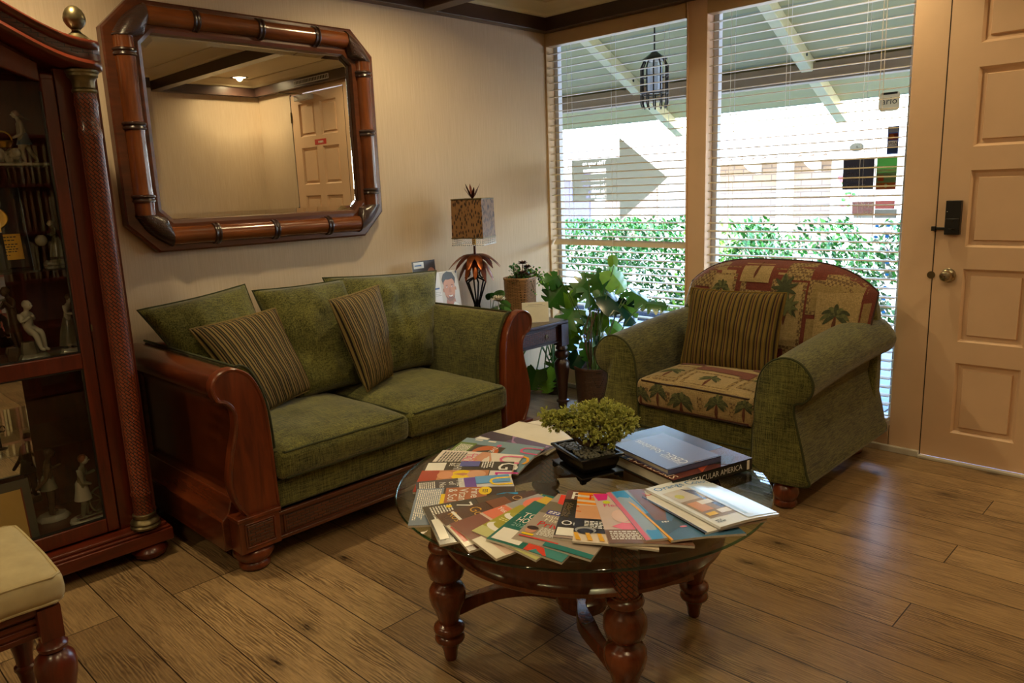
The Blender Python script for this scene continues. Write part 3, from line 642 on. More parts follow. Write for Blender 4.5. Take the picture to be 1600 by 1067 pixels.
for i, y in enumerate((-4.08, -2.50, -.92, .66, 2.24, 3.82)):
    g = MB().m('rafter'); g.prism([(.12, pz(.12)), (2.72, pz(2.72)), (2.72, pz(2.72)-.09), (2.12, pz(2.12)-.1), (2.0, pz(2.0)-.1), (.12, pz(.12)-.1)], 1, y-.045, y+.045)
    r_ = tag(g.build('porch_rafter', bevel=.004), 'cream sloping porch rafter %s' % ['near end, outside the door', 'outside the wide jamb', 'crossing the right window', 'crossing the left window', 'beyond the corner of the room', 'far along the walkway'][i], 'rafter', 'porch rafters outside the windows')
    g = MB().m('iron'); g.lathe([(.012, 0), (.012, .004)], (1.88, y-.045, pz(1.88)-.05), 10, rot=Matrix.Rotation(PI/2, 3, 'X')); g.build('bolt', r_)
# lantern
LX, LY, LZ = 1.25, -.03, 2.35
lx = thing('porch_lantern', 'black caged lantern hanging under the porch roof', 'lantern', (LX, LY, LZ))
g = MB().m('iron'); g.tube([(LX, LY, pz(LX)), (LX, LY, LZ)], .006, 8); g.build('chain', lx)
g = MB().m('iron'); g.lathe([(.0, .07), (.015, .06), (.03, .045), (.095, .0), (.1, -.01), (.0, -.012)], (LX, LY, LZ), 6); g.build('cap', lx)
g = MB().m('iron')
for k in range(12):
    a = k*PI/6; x, y = LX+.105*math.cos(a), LY+.105*math.sin(a)
    g.tube([(LX+.08*math.cos(a), LY+.08*math.sin(a), LZ-.01), (x, y, LZ-.06), (x, y, LZ-.33), (LX+.1*math.cos(a)*.9, LY+.1*math.sin(a)*.9, LZ-.37)], .006, 6)
for z in (-.13, -.26): g.tube([(LX+.105*math.cos(k*PI/6), LY+.105*math.sin(k*PI/6), LZ+z) for k in range(12)], .006, 6, closed=True)
g.build('cage', lx)
g = MB().m('decal_w'); g.lathe([(.06, -.03), (.06, -.22), (.035, -.26)], (LX, LY, LZ), 6, cap=False); g.build('glass_shade', lx)
# hedge
def leafy(name, lab, cat, fn, n, size, mat='leaf_hedge', seed=3, kind=None, core=None):
    g = MB(); q = random.Random(seed)
    g.m(mat)
    for i in range(n):
        p = fn(q)
        if p is None: continue
        u = Vector((q.gauss(0, 1), q.gauss(0, 1), q.gauss(0, 1))).normalized(); w = u.orthogonal().normalized(); s = size*q.uniform(.6, 1.3)
        p = Vector(p); t = u.cross(w)
        g.f([g.v(p-w*s), g.v(p+t*s*.45), g.v(p+w*s), g.v(p-t*s*.45)])
    o = g.build(name, smooth=False, fixn=False); return tag(o, lab, cat, kind=kind)
def fn(q):
    y = q.uniform(-3.4, 7); x = q.uniform(3.2, 3.95); z = q.uniform(-.1, 1.08)
    d = noise.noise(Vector((x*1.1, y*2.0, z*2.6)))
    if d < -.10: return None
    if z > .98+.1*noise.noise(Vector((y*3, 0, 0))): return None
    return (x, y, z)
leafy('clipped_hedge', 'leafy green clipped hedge beyond the walkway', 'hedge', fn, 42000, .036)
def fn(q):
    a = q.gauss(0, 1); return (3.3+q.gauss(0, .2), .62+q.gauss(0, .16), abs(q.gauss(.3, .35)))
leafy('young_shrub', 'pale young shrub standing in front of the hedge', 'shrub', fn, 900, .04, 'leaf_light', 9)
# facade over the way
FX = 11.0
fb = thing('facing_building', 'pale brick building with white pillars across the forecourt', 'building', (FX, 3, 0))
g = MB().m('stucco'); g.box(FX+.35, FX+3, -10, 30, -.2, 2.2); g.build('wall', fb, smooth=False)
for (y0, y1) in ((3.55, 5.35), (2.45, 3.3), (6.6, 8.1), (-6, -1)):
    g = MB().m('brick'); g.box(FX+.25, FX+.34, y0, y1, -.1, 1.9); g.build('brick_panel', fb, smooth=False)
for (y0, y1) in ((3.3, 3.55), (1.75, 2.45), (5.35, 5.6), (-.6, .0)):
    g = MB().m('stucco'); g.box(FX, FX+.34, y0, y1, -.1, 1.9); g.build('pillar', fb, smooth=False)
for (y0, y1) in ((.7, 1.2), (8.6, 10.4)):
    g = MB().m(flat('glassdk', 96, 92, 128)); g.box(FX+.26, FX+.34, y0, y1, .2, 1.7); g.build('window', fb, smooth=False)
g = MB().m('tile')
for i in range(150):
    y = -9+i*.24; g.lathe([(.085, 0), (.085, 3.0)], (FX-.5, y, 1.86), 8, rot=Matrix.Rotation(PI/2-.2, 3, 'Y'))
g.build('roof_tiles', fb)
g = MB().m('stucco'); g.box(FX-.45, FX+.5, -10, 30, 1.74, 1.8)
for i in range(20): y = -6+i*1.25; g.prism([(FX-.42, 1.74), (FX+.3, 1.74), (FX+.3, 1.5), (FX-.1, 1.6)], 1, y, y+.12)
g.build('eave', fb, smooth=False)
wr = thing('door_wreath', 'pink and white flower wreath hung on the far pillar', 'wreath', (FX-.02, 2.15, 1.4))
g = MB(); q = random.Random(2)
for i in range(60):
    a = q.uniform(0, 2*PI); k = i % 3
    g.m([flat('pinkf', 200, 90, 100), flat('whitef', 230, 225, 215), 'leaf_hedge'][k]); tall = i > 34
    c = (FX-.05, 2.1+(.16*math.cos(a) if not tall else q.gauss(0, .05)), (1.42+.16*math.sin(a)) if not tall else q.uniform(.85, 1.3)); g.ball(c, q.uniform(.03, .055), 6)
g.build('flowers', wr)

# ================================================================== FURNITURE
def arc(cx, cz, r, a0, a1, n): return [(cx+r*math.cos(math.radians(a0+(a1-a0)*i/n)), cz+r*math.sin(math.radians(a0+(a1-a0)*i/n))) for i in range(n+1)]
def catm(pts, n=5, closed=True):
    q = smoothpts([(p[0], p[1], 0) for p in pts], n, closed); return [(p.x, p.y) for p in q]
# cushions -----------------------------------------------------------
def pillow(name, parent, M, w, h, t, mat, pipe=None, seed=0, n=28, conc=.045, crease=.5, cor=None):
    """soft square pillow; local x width, z height, y thickness (front is -y)"""
    g = MB().m(mat); uvl = g.bm.loops.layers.uv.new('UVMap'); q = random.Random(seed); sd_ = q.uniform(0, 50)
    if cor: 
        TLc, TRc, BRc, BLc = [Vector(c) for c in cor]; NRM = (BRc-TLc).cross(TRc-BLc).normalized()
        if NRM.y > 0 and abs(NRM.y) > .3: NRM = -NRM
    def P(u, v, side):
        e = max(0, (1-abs(u)**2.4)*(1-abs(v)**2.4))**.5
        x = w/2*u*(1-conc*(1-v*v)); z = h/2*v*(1-conc*(1-u*u))
        nz = noise.noise(Vector((u*1.8+sd_, v*1.8, side)))*.35+noise.noise(Vector((u*4+sd_, v*4, side*3)))*.12
        y = side*(t/2)*e*(1+nz*crease)
        # sag
        z -= .03*h*e*(1-v)
        cr = abs(noise.noise(Vector((u*3+sd_, v*3+9, side)))); y *= 1-.10*crease*max(0, 1-cr*9)
        if cor:
            a, b_ = x/w+.5, z/h+.5; q_ = (BLc*(1-a)+BRc*a)*(1-b_)+(TLc*(1-a)+TRc*a)*b_
            return q_-NRM*y*1.0+Vector((0, 0, .004*(1-u*u)*max(0, v)))
        return M @ Vector((x, y, z))
    idx = {}
    for side in (-1, 1):
        for i in range(n+1):
            for j in range(n+1):
                bd = i in (0, n) or j in (0, n)
                if bd and side == 1: idx[(1, i, j)] = idx[(-1, i, j)]; continue
                idx[(side, i, j)] = g.v(P(2*i/n-1, 2*j/n-1, side))
    for side in (-1, 1):
        for i in range(n):
            for j in range(n):
                ks = [(i, j), (i+1, j), (i+1, j+1), (i, j+1)]
                if side == 1: ks = ks[::-1]
                f = g.f([idx[(side, a, b)] for a, b in ks])
                if f:
                    for l, (a, b) in zip(f.loops, ks): l[uvl].uv = (a/n, b/n)
    o = g.build(name, parent, ang=80)
    if pipe:
        pts = [P(-1+2*k/12, -1, -1) for k in range(12)]+[P(1, -1+2*k/12, -1) for k in range(12)]+[P(1-2*k/12, 1, -1) for k in range(12)]+[P(-1, 1-2*k/12, -1) for k in range(12)]
        g = MB().m(pipe); g.tube(pts, .0045, 6, closed=True); g.build('piping', o)
    return o
def boxcushion(name, parent, x0, x1, y0, y1, z0, z1, mat, pipe, crown=.03, r=.028, n=14, axis_front='y', front_bulge=.012):
    g = MB().m(mat); cx, cy_, cz = (x0+x1)/2, (y0+y1)/2, (z0+z1)/2; hx, hy, hz = (x1-x0)/2, (y1-y0)/2, (z1-z0)/2
    def P(a, b, c):
        p = Vector((a*hx, b*hy, c*hz)); q = Vector((max(-hx+r, min(hx-r, p.x)), max(-hy+r, min(hy-r, p.y)), max(-hz+r, min(hz-r, p.z)))); d = p-q
        if d.length > 1e-9: p = q+d.normalized()*r
        u, v_ = p.x/hx, p.y/hy
        if c > 0: p.z += crown*max(0, (1-u**4))*max(0, (1-v_**4))*(c if c > 0 else 0)
        p.x += front_bulge*a*abs(a)*(1-(p.z/hz)**2)*(1-v_*v_*.6) if abs(a) > .9 else 0
        p.y += front_bulge*b*abs(b)*(1-(p.z/hz)**2)*(1-u*u*.6) if abs(b) > .9 else 0
        p.z += .006*noise.noise(Vector((p.x*6+x0*9, p.y*6, p.z*3)))
        return Vector((cx, cy_, cz))+p
    E_ = [-1, -.985, -.95]+[-.95+1.9*i/n for i in range(1, n)]+[.95, .985, 1]; k = len(E_); V = {}
    def gv(a, b, c):
        key = (a, b, c)
        if key not in V: V[key] = g.v(P(a, b, c))
        return V[key]
    for s in (-1, 1):
        for i in range(k-1):
            for j in range(k-1):
                a0, a1, b0, b1 = E_[i], E_[i+1], E_[j], E_[j+1]
                g.f([gv(a0, b0, s), gv(a1, b0, s), gv(a1, b1, s), gv(a0, b1, s)]); g.f([gv(a0, s, b0), gv(a1, s, b0), gv(a1, s, b1), gv(a0, s, b1)]); g.f([gv(s, a0, b0), gv(s, a1, b0), gv(s, a1, b1), gv(s, a0, b1)])
    o = g.build(name, parent, ang=80)
    for zc in (.93, -.93):
        pts = []
        for a, b in [(-1, -1), (1, -1), (1, 1), (-1, 1)]: pass
        ring = [(-1+.1*i, -1) for i in range(1, 20)]+[(1, -1+.1*i) for i in range(1, 20)]+[(1-.1*i, 1) for i in range(1, 20)]+[(-1, 1-.1*i) for i in range(1, 20)]
        pts = [P(a, b, zc)+Vector((a*.001, b*.001, 0)) for a, b in ring]
        h = MB().m(pipe); h.tube(pts, .0045, 6, closed=True); h.build('piping', o)
    return o

# ------------------------------------------------------------------ loveseat
SX = -2.08
ls = thing('loveseat', 'olive green loveseat with carved cherry wood scroll arms under the mirror', 'sofa', (SX, -.5, 0))
outl = [(-2.831, .225), (-2.868, .29), (-2.888, .381), (-2.872, .48), (-2.85, .56), (-2.842, .61), (-2.847, .65), (-2.868, .678), (-2.895, .69), (-2.912, .72), (-2.914, .755), (-2.9, .782), (-2.872, .8), (-2.836, .806), (-2.8, .795), (-2.765, .768), (-2.737, .72), (-2.716, .65), (-2.708, .56), (-2.703, .42), (-2.70, .3), (-2.699, .2)]
O2 = catm(outl[:-1], 4, False)+[outl[-1]]
def shr(pts, d, c=(-2.8, .5)):   # inset toward centroid axis of the outline (simple normal offset)
    out = []; n = len(pts)
    for i in range(n):
        a, b = Vector(pts[i-1]), Vector(pts[(i+1) % n]); t = (b-a); t = t.normalized() if t.length > 1e-9 else Vector((1, 0)); out.append((pts[i][0]+d*(t.y)*1, pts[i][1]-d*t.x))
    return out
sgn = sum(O2[i][0]*O2[(i+1) % len(O2)][1]-O2[(i+1) % len(O2)][0]*O2[i][1] for i in range(len(O2)))
ins = -1 if sgn > 0 else 1
def mirx(pts, s): return [(x if s < 0 else 2*SX-x, z) for x, z in pts]
for s in (-1, 1):
    am = MB().m('cherry_y'); inn = shr(O2, .012*ins)
    roll_ = [p for p in inn if p[1] > .6]+[(-2.72, .6), (-2.72, .2), (-2.83, .2), (-2.83, .6)]
    am.prism(mirx(roll_, s), 1, -.93, -.05)
    am.prism(mirx([(-2.905, .1), (-2.70, .1), (-2.70, .3), (-2.86, .3), (-2.88, .24), (-2.905, .22)], s), 1, -.9, -.05)
    arm = am.build('arm', ls, bevel=.004); arm['label'] = 'cherry wood scroll arm'
    fr = MB().m('cherry')
    L0 = mirx(shr(O2, .010*ins), s); L1 = mirx(O2, s); L2 = mirx(shr(O2, .012*ins), s)
    R3 = lambda P_, y: [(x, y, z) for x, z in P_]
    fr.loft([R3(L1, -.925), R3(L1, -.962), R3(mirx(shr(O2, .004*ins), s), -.968), R3(L0, -.966), R3(mirx(shr(O2, .014*ins), s), -.961)], True, True)
    fp = fr.build('front_post', arm, ang=30)
    bk = MB().m('cherry'); x0, x1 = sorted([p[0] for p in mirx([(-2.876, 0), (-2.712, 0)], s)])
    bk.box(x0, x1, -.975, -.82, .098, .232); bk.box(x0-.006, x1+.006, -.982, -.82, .225, .24)
    bk.m('weave_wood'); bk.box(x0+.03, x1-.03, -.979, -.97, .125, .205); bk.m('cherry'); 
    for (a, b_, c, d) in ((x0+.02, x1-.02, .115, .122), (x0+.02, x1-.02, .207, .214)): bk.box(a, b_, -.98, -.97, c, d)
    bk.box(x0+.02, x0+.027, -.98, -.97, .115, .214); bk.box(x1-.027, x1-.02, -.98, -.97, .115, .214)
    bk.build('corner_block', ls, bevel=.003)
    # upholstered inner arm
    pd = MB().m('green'); pts = [(-2.80, .785), (-2.785, .796), (-2.752, .774), (-2.722, .71), (-2.698, .62), (-2.688, .5), (-2.685, .3), (-2.72, .3), (-2.73, .6), (-2.77, .73), (-2.795, .77)]
    pd.prism(mirx(catm(pts, 4), s), 1, -.925, -.06); pdo = pd.build('arm_upholstery', ls, ang=60)
    pp = MB().m('greenpipe'); q = mirx(catm([(-2.80, .80), (-2.785, .802), (-2.752, .780), (-2.716, .712), (-2.692, .62), (-2.682, .5), (-2.68, .34)], 5, False), s)
    pp.tube([(x, -.927, z) for x, z in q], .005, 6); a0 = q[0]; pp.tube([(a0[0], -.927, a0[1]), (a0[0], -.06, a0[1])], .005, 6); pp.build('piping', pdo)
    # outer side panel frame
    ft = MB().m('cherry'); fx = x0+.082
    for fy in (-.895, -.12): 
        ft.lathe([(.0, 0), (.045, 0), (.058, .008), (.06, .02), (.05, .032), (.066, .045), (.078, .065), (.074, .085), (.05, .1), (.05, .104), (.06, .108), (.0, .108)], (fx, fy, 0), 28)
        ft.build('bun_foot', ls, ang=50); ft = MB().m('cherry')
b = MB().m('cherry_x'); b.box(-2.712, -1.448, -.955, -.9, .098, .212); b.box(-2.712, -1.448, -.966, -.9, .195, .212); b.box(-2.712, -1.448, -.966, -.9, .098, .113)
b.m('weave_wood'); b.box(-2.68, -1.48, -.958, -.95, .122, .188); b.m('cherry_x')
b.box(-2.69, -2.68, -.961, -.95, .117, .193); b.box(-1.48, -1.47, -.961, -.95, .117, .193)
b.build('front_rail', ls, bevel=.003)
b = MB().m('cherry_x'); b.box(-2.85, -1.31, -.08, -.035, .1, .78); b.build('back_panel', ls, bevel=.01)
b = MB().m('green'); b.box(-2.70, -1.46, -.945, -.08, .212, .33); b.build('seat_base', ls, bevel=.015, seg=3)
b = MB().m('greenpipe'); b.tube([(-2.7, -.948, .33), (-1.46, -.948, .33)], .004, 6); b.build('piping', ls)
b = MB().m('green'); b.box(-2.72, -1.44, -.2, -.08, .3, .79); b.build('back_upholstery', ls, bevel=.04, seg=4)
for (x0, x1) in ((-2.698, -2.075), (-2.065, -1.462)):
    boxcushion('seat_cushion', ls, x0, x1, -.985, -.22, .335, .455, 'green', 'greenpipe', crown=.035)
def PM(c, ry=0, rx=0, rz=0): return T(*c) @ RZ(math.radians(rz)) @ RX(math.radians(rx)) @ RY(math.radians(ry))
PLS = [([(-2.885, -.27, .965), (-2.375, -.20, 1.01), (-2.30, -.42, .475), (-2.64, -.42, .475)], .20, 'green chenille back pillow slumped against the left arm', 1),
       ([(-2.375, -.27, .985), (-1.885, -.27, .985), (-1.87, -.45, .475), (-2.30, -.45, .475)], .21, 'green chenille back pillow standing in the middle of the loveseat', 2),
       ([(-1.985, -.24, 1.0), (-1.275, -.27, .965), (-1.45, -.42, .48), (-1.88, -.42, .48)], .22, 'large green chenille back pillow against the right arm', 3)]
for cr, t, lab, sd_ in PLS:
    o = pillow('back_pillow', None, None, .55, .55, t, 'green', 'greenpipe', sd_, cor=cr, crease=.8); tag(o, lab, 'pillow', 'green back pillows on the loveseat')
o = pillow('throw_pillow', None, None, .44, .42, .13, 'stripe', 'stripe', 5, crease=.5, cor=[(-2.735, -.40, .875), (-2.325, -.37, .905), (-2.225, -.47, .52), (-2.56, -.56, .475)]); tag(o, 'tan striped throw pillow leaning by the left arm of the loveseat', 'pillow')
o = pillow('throw_pillow', None, None, .42, .44, .13, 'stripe', 'stripe', 6, crease=.5, cor=[(-2.12, -.50, .925), (-1.765, -.40, .95), (-1.79, -.50, .50), (-2.03, -.62, .485)]); tag(o, 'tan striped throw pillow turned sideways in the middle of the loveseat', 'pillow')

# ------------------------------------------------------------------ armchair (faces -x)
CYc = -1.762
ac = thing('armchair', 'green rolled arm armchair with palm print cushions by the window', 'armchair', (-.6, CYc, 0))
ap = [(-2.062, .235), (-2.066, .40), (-2.075, .50), (-2.088, .575), (-2.12, .63), (-2.165, .66), (-2.215, .668), (-2.265, .652), (-2.305, .61), (-2.322, .565), (-2.312, .52), (-2.285, .49), (-2.25, .478), (-2.243, .45), (-2.258, .38), (-2.285, .28), (-2.308, .18), (-2.316, .13), (-2.19, .118), (-2.07, .125)]
AP = catm(ap, 4)
def cham(s, P_): return [(y if s > 0 else 2*CYc-y, z) for y, z in P_]
def armsec(x, t, s):   # t 0..1 front->back
    out = []
    for y, z in AP:
        if z > .47: z2 = z+.05*math.sin(min(1, t*1.15)*PI*.5)*(1); yy = -2.2+(y+2.2)*(1+.12*t)
        else: z2, yy = z, y
        if z < .2: yy = yy-.0*t
        out.append((x, yy if s > 0 else 2*CYc-yy, z2))
    return out
for s in (1, -1):
    g = MB().m('green2'); xs = [-1.03, -.98, -.85, -.7, -.55, -.4, -.25, -.15, -.1, -.085]
    rings = [armsec(x, (x+1.03)/.945, s) for x in xs]
    # round the back end
    last = rings[-1]; cy0 = sum(p[1] for p in last)/len(last); cz0 = sum(p[2] for p in last)/len(last)
    rings[-1] = [(-.085, cy0+(p[1]-cy0)*.93, cz0+(p[2]-cz0)*.95) for p in last]
    g.loft(rings); arm = g.build('arm', ac, ang=55)
    g = MB().m('green'); c_ = rings[0]
    def insr(k, x): 
        m_ = [(-2.19, .56) if z > .47 else (-2.17, z) for y, z in AP]
        return [(x, (cy2+(y-cy2)*k) if s > 0 else 2*CYc-(cy2+(y-cy2)*k), cz2+(z-cz2)*k) for (y, z), (cy2, cz2) in zip(AP, m_)]
    g.loft([insr(.985, -1.028), insr(.97, -1.038), insr(.93, -1.041)]); fo = g.build('arm_front', arm, ang=60)
    g = MB().m('greenpipe'); g.tube([(-1.033, p[1], p[2]) for p in insr(1.0, 0)], .0055, 6, closed=True); g.build('piping', arm)
g = MB().m('green'); g.box(-1.025, -.1, -2.075, -1.449, .125, .335); g.build('seat_base', ac, bevel=.012, seg=3)
g = MB().m('greenpipe'); g.tube([(-1.028, -2.065, .235), (-1.028, -1.459, .235)], .004, 6); g.build('piping', ac)
# back frame
g = MB().m('green'); bp = catm([(-1.25, .13), (-1.25, .55), (-1.27, .78), (-1.36, .9), (-1.55, .95), (-1.762, .965), (-1.97, .95), (-2.16, .9), (-2.25, .78), (-2.274, .55), (-2.274, .13)], 4, False)
g.prism(bp, 0, -.19, -.085); g.build('back_frame', ac, bevel=.03, seg=4, ang=60)
# back cushion: rounded tall shape hugging over the arms
g = MB().m('burgundy')
def backP(u, v, side, off=0):      # u -1..1 across, v -1..1 up
    y = CYc-u*.51; top = .985-.14*abs(u)**3.5; z0_ = .43+.20*max(0, abs(u)-.60)/.4
    z = z0_+(top-z0_)*(v+1)/2
    e = max(0, (1-abs(u)**4)*(1-abs(v)**4))**.5
    x = -.31+.12*(v+1)/2*1.0+ (side*(.13*e+off)) 
    return Vector((x, y, z))
n = 26; idx = {}
for side in (-1, 1):
    for i in range(n+1):
        for j in range(n+1):
            if (i in (0, n) or j in (0, n)) and side == 1: idx[(1, i, j)] = idx[(-1, i, j)]; continue
            idx[(side, i, j)] = g.v(backP(2*i/n-1, 2*j/n-1, side))
for side in (-1, 1):
    for i in range(n):
        for j in range(n): g.f([idx[(side, a, b_)] for a, b_ in ((i, j), (i+1, j), (i+1, j+1), (i, j+1))])
g.bm.normal_update(); bv = BVHTree.FromBMesh(g.bm)
class Proj:
    """lays flat print shapes on a cushion; kind 'back' casts +x, 'top' casts -z, 'front' casts +x"""
    def __init__(s, bv, kind): s.bv = bv; s.k = kind
    def p(s, a, b_, off):
        if s.k == 'top': o, d = Vector((b_, a, 2)), Vector((0, 0, -1))
        else: o, d = Vector((-3, a, b_)), Vector((1, 0, 0))
        h = s.bv.ray_cast(o, d)
        return None if h[0] is None else h[0]-d*off
    def poly(s, g, pts, off, mat):
        g.m(mat); q = [s.p(a, b_, off) for a, b_ in pts]
        if any(x is None for x in q): return
        g.f([g.v(x) for x in q])
    def rect(s, g, a0, a1, b0, b1, off, mat, n=6):
        g.m(mat); G = [[s.p(a0+(a1-a0)*i/n, b0+(b1-b0)*j/n, off) for j in range(n+1)] for i in range(n+1)]
        Vv = [[g.v(x) if x is not None else None for x in r] for r in G]
        for i in range(n):
            for j in range(n):
                c = [Vv[i][j], Vv[i+1][j], Vv[i+1][j+1], Vv[i][j+1]]
                if all(x is not None for x in c): g.f(c)
    def strip(s, g, pts, w, off, mat):
        P_ = smoothpts([(a, b_, 0) for a, b_ in pts], 4); L = []
        for i, p in enumerate(P_):
            t = (P_[min(i+1, len(P_)-1)]-P_[max(i-1, 0)]).normalized(); nrm = Vector((-t.y, t.x, 0)); k = w*(1-abs(2*i/(len(P_)-1)-1)**1.5*.9); L.append((p+nrm*k, p-nrm*k))
        g.m(mat); prev = None
        for a, b_ in L:
            x, y = s.p(a.x, a.y, off), s.p(b_.x, b_.y, off)
            if x is None or y is None: prev = None; continue
            cur = (g.v(x), g.v(y))
            if prev: g.f([prev[0], cur[0], cur[1], prev[1]])
            prev = cur
    def palm(s, g, a, b_, h, off, q, flip=1, trunk=True, nf=9, droop=.35):
        if trunk: s.strip(g, [(a+.02*h*flip, b_-h), (a+.03*h, b_-h*.5), (a, b_)], .010*h/.1, off, 'trunk_print')
        for k in range(nf):
            t = PI*(-.18+1.36*k/(nf-1)); L = h*q.uniform(.55, .8); c, d = math.cos(t), math.sin(t)
            s.strip(g, [(a, b_), (a+c*L*.55, b_+d*L*.5), (a+c*L, b_+d*L*.75-L*droop*abs(c))], .011*h/.1, off+.0003, 'palm' if k % 2 else 'palm2')
    def panel(s, g, a0, a1, b0, b1, off, q, border=True, palm=True, ground='ecru', ph=.45):
        if border: s.rect(g, a0, a1, b0, b1, off, 'lattice'); w = .018; s.rect(g, a0+w, a1-w, b0+w, b1-w, off+.0006, ground)
        else: s.rect(g, a0, a1, b0, b1, off, ground)
        if palm: s.palm(g, (a0+a1)/2, b0+(b1-b0)*(.38+ph*.35), min(a1-a0, b1-b0)*.5, off+.0014, q)
q = random.Random(3); P_ = Proj(bv, 'back')
# a increases towards -? : world y. right in picture = more negative y
for (y0, y1, z0, z1, bd, pm, gr) in [(-1.36, -1.25, .60, .80, 1, 1, 'ecru'), (-1.60, -1.44, .72, .95, 1, 1, 'ecru'), (-1.78, -1.62, .88, .985, 0, 0, 'ecru'), (-1.98, -1.80, .56, .95, 1, 1, 'ecru'), (-1.80, -1.66, .66, .84, 1, 0, 'sand'), (-2.19, -1.99, .74, .905, 1, 0, 'sand'), (-2.23, -2.04, .62, .85, 0, 1, 'ecru'), (-1.46, -1.30, .84, .96, 0, 0, 'lattice'), (-1.6, -1.3, .48, .62, 1, 1, 'sand'), (-2.0, -1.9, .46, .58, 0, 0, 'lattice'), (-2.1, -2.0, .5, .72, 0, 0, 'sand'), (-2.26, -2.2, .62, .8, 0, 0, 'sand'), (-1.34, -1.27, .70, .86, 0, 0, 'lattice'), (-1.52, -1.40, .93, .965, 0, 0, 'sand'), (-1.99, -1.86, .90, .975, 0, 0, 'lattice'), (-2.2, -2.06, .88, .93, 0, 0, 'lattice'), (-1.83, -1.80, .6, .9, 0, 0, 'lattice'), (-1.66, -1.63, .6, .9, 0, 0, 'lattice'), (-1.42, -1.33, .60, .74, 0, 1, 'sand'), (-1.80, -1.62, .46, .62, 1, 1, 'ecru'), (-2.24, -2.17, .84, .90, 0, 0, 'sand')]:
    P_.panel(g, y0, y1, z0, z1, .0008+.0016*rnd.random()+(.003 if gr == 'ecru' and not bd else 0), q, bd, pm, gr)
P_.strip(g, [(-1.71, .985), (-1.70, .93), (-1.695, .90)], .008, .006, 'trunk_print')
P_.strip(g, [(-1.86, .93), (-1.87, .86), (-1.89, .80)], .03, .005, 'palm'); 
for k in range(9): t = k*.7; P_.strip(g, [(-1.87, .86), (-1.87+.07*math.cos(t), .86+.07*math.sin(t))], .01, .0055, 'palm2'); P_.strip(g, [(-1.9, .78), (-1.9+.06*math.cos(t), .78+.06*math.sin(t))], .009, .0058, 'palm')
bc = g.build('back_cushion', ac, ang=80, fixn=False); bc['label'] = 'burgundy and sand palm print back cushion'
for off in (-1,):
    g = MB().m('greenpipe'); pts = [backP(-1+2*k/30, 1, -1) for k in range(31)]; g.m('joint'); g.tube([backP(-1, -1+2*k/12, -1) for k in range(12)]+pts+[backP(1, 1-2*k/12, -1) for k in range(1, 13)], .005, 6); g.build('piping', bc)
so_ = boxcushion('seat_cushion', ac, -1.045, -.36, -2.068, -1.46, .335, .475, 'ecru', 'joint', crown=.03)
# print on the seat cushion
bm2 = bmesh.new(); bm2.from_mesh(so_.data); bmesh.ops.translate(bm2, verts=bm2.verts, vec=WL(ac)); bv2 = BVHTree.FromBMesh(bm2); bm2.free()
g = MB(); Q = Proj(bv2, 'top'); q = random.Random(8)
for (y0, y1, x0, x1, bd, pm, gr) in [(-1.66, -1.47, -1.02, -.78, 1, 1, 'sand'), (-1.93, -1.68, -1.03, -.86, 1, 1, 'ecru'), (-2.06, -1.95, -.98, -.72, 1, 1, 'sand'), (-1.86, -1.66, -.72, -.56, 1, 1, 'ecru')]: Q.panel(g, y0, y1, x0, x1, .0008, q, bd, pm, gr, .5)
for (y0, y1, x0, x1) in [(-1.95, -1.66, -.83, -.76), (-1.66, -1.52, -.75, -.6), (-2.06, -1.9, -.72, -.6), (-1.95, -1.9, -.86, -.78), (-1.9, -1.5, -.55, -.44)]: Q.rect(g, y0, y1, x0, x1, .0028, 'burgundy')
Q = Proj(bv2, 'front')
for (y0, y1, gr) in [(-1.53, -1.515, 'lattice'), (-1.655, -1.63, 'lattice'), (-1.83, -1.80, 'lattice'), (-1.985, -1.96, 'lattice')]: Q.rect(g, y0, y1, .35, .46, .0008, gr, 4)
Q.rect(g, -2.05, -1.48, .342, .356, .0012, 'burgundy', 12)
for (y, z, h) in [(-1.49, .40, .08), (-1.59, .43, .075), (-1.72, .405, .10), (-1.9, .425, .08), (-2.03, .43, .07)]: Q.palm(g, y, z, h, .0022, q, nf=11)
g.build('palm_print', so_, smooth=False, fixn=False)
for (fx, fy) in ((-.985, -2.2), (-.985, 2*CYc+2.2), (-.15, -2.17), (-.15, 2*CYc+2.17)):
    g = MB().m('cherry'); g.lathe([(.0, 0), (.035, 0), (.047, .008), (.05, .02), (.042, .034), (.05, .046), (.056, .066), (.052, .09), (.04, .105), (.045, .112), (0, .12)], (fx, fy, 0), 24); g.build('bun_foot', ac, ang=50)
o = pillow('throw_pillow', None, T(-.62, -1.73, .665) @ RZ(math.radians(-90+6)) @ RX(math.radians(-18)), .49, .42, .15, 'stripe2', 'stripe2', 12, crease=.4); tag(o, 'olive and brown striped throw pillow on the palm print armchair', 'pillow')

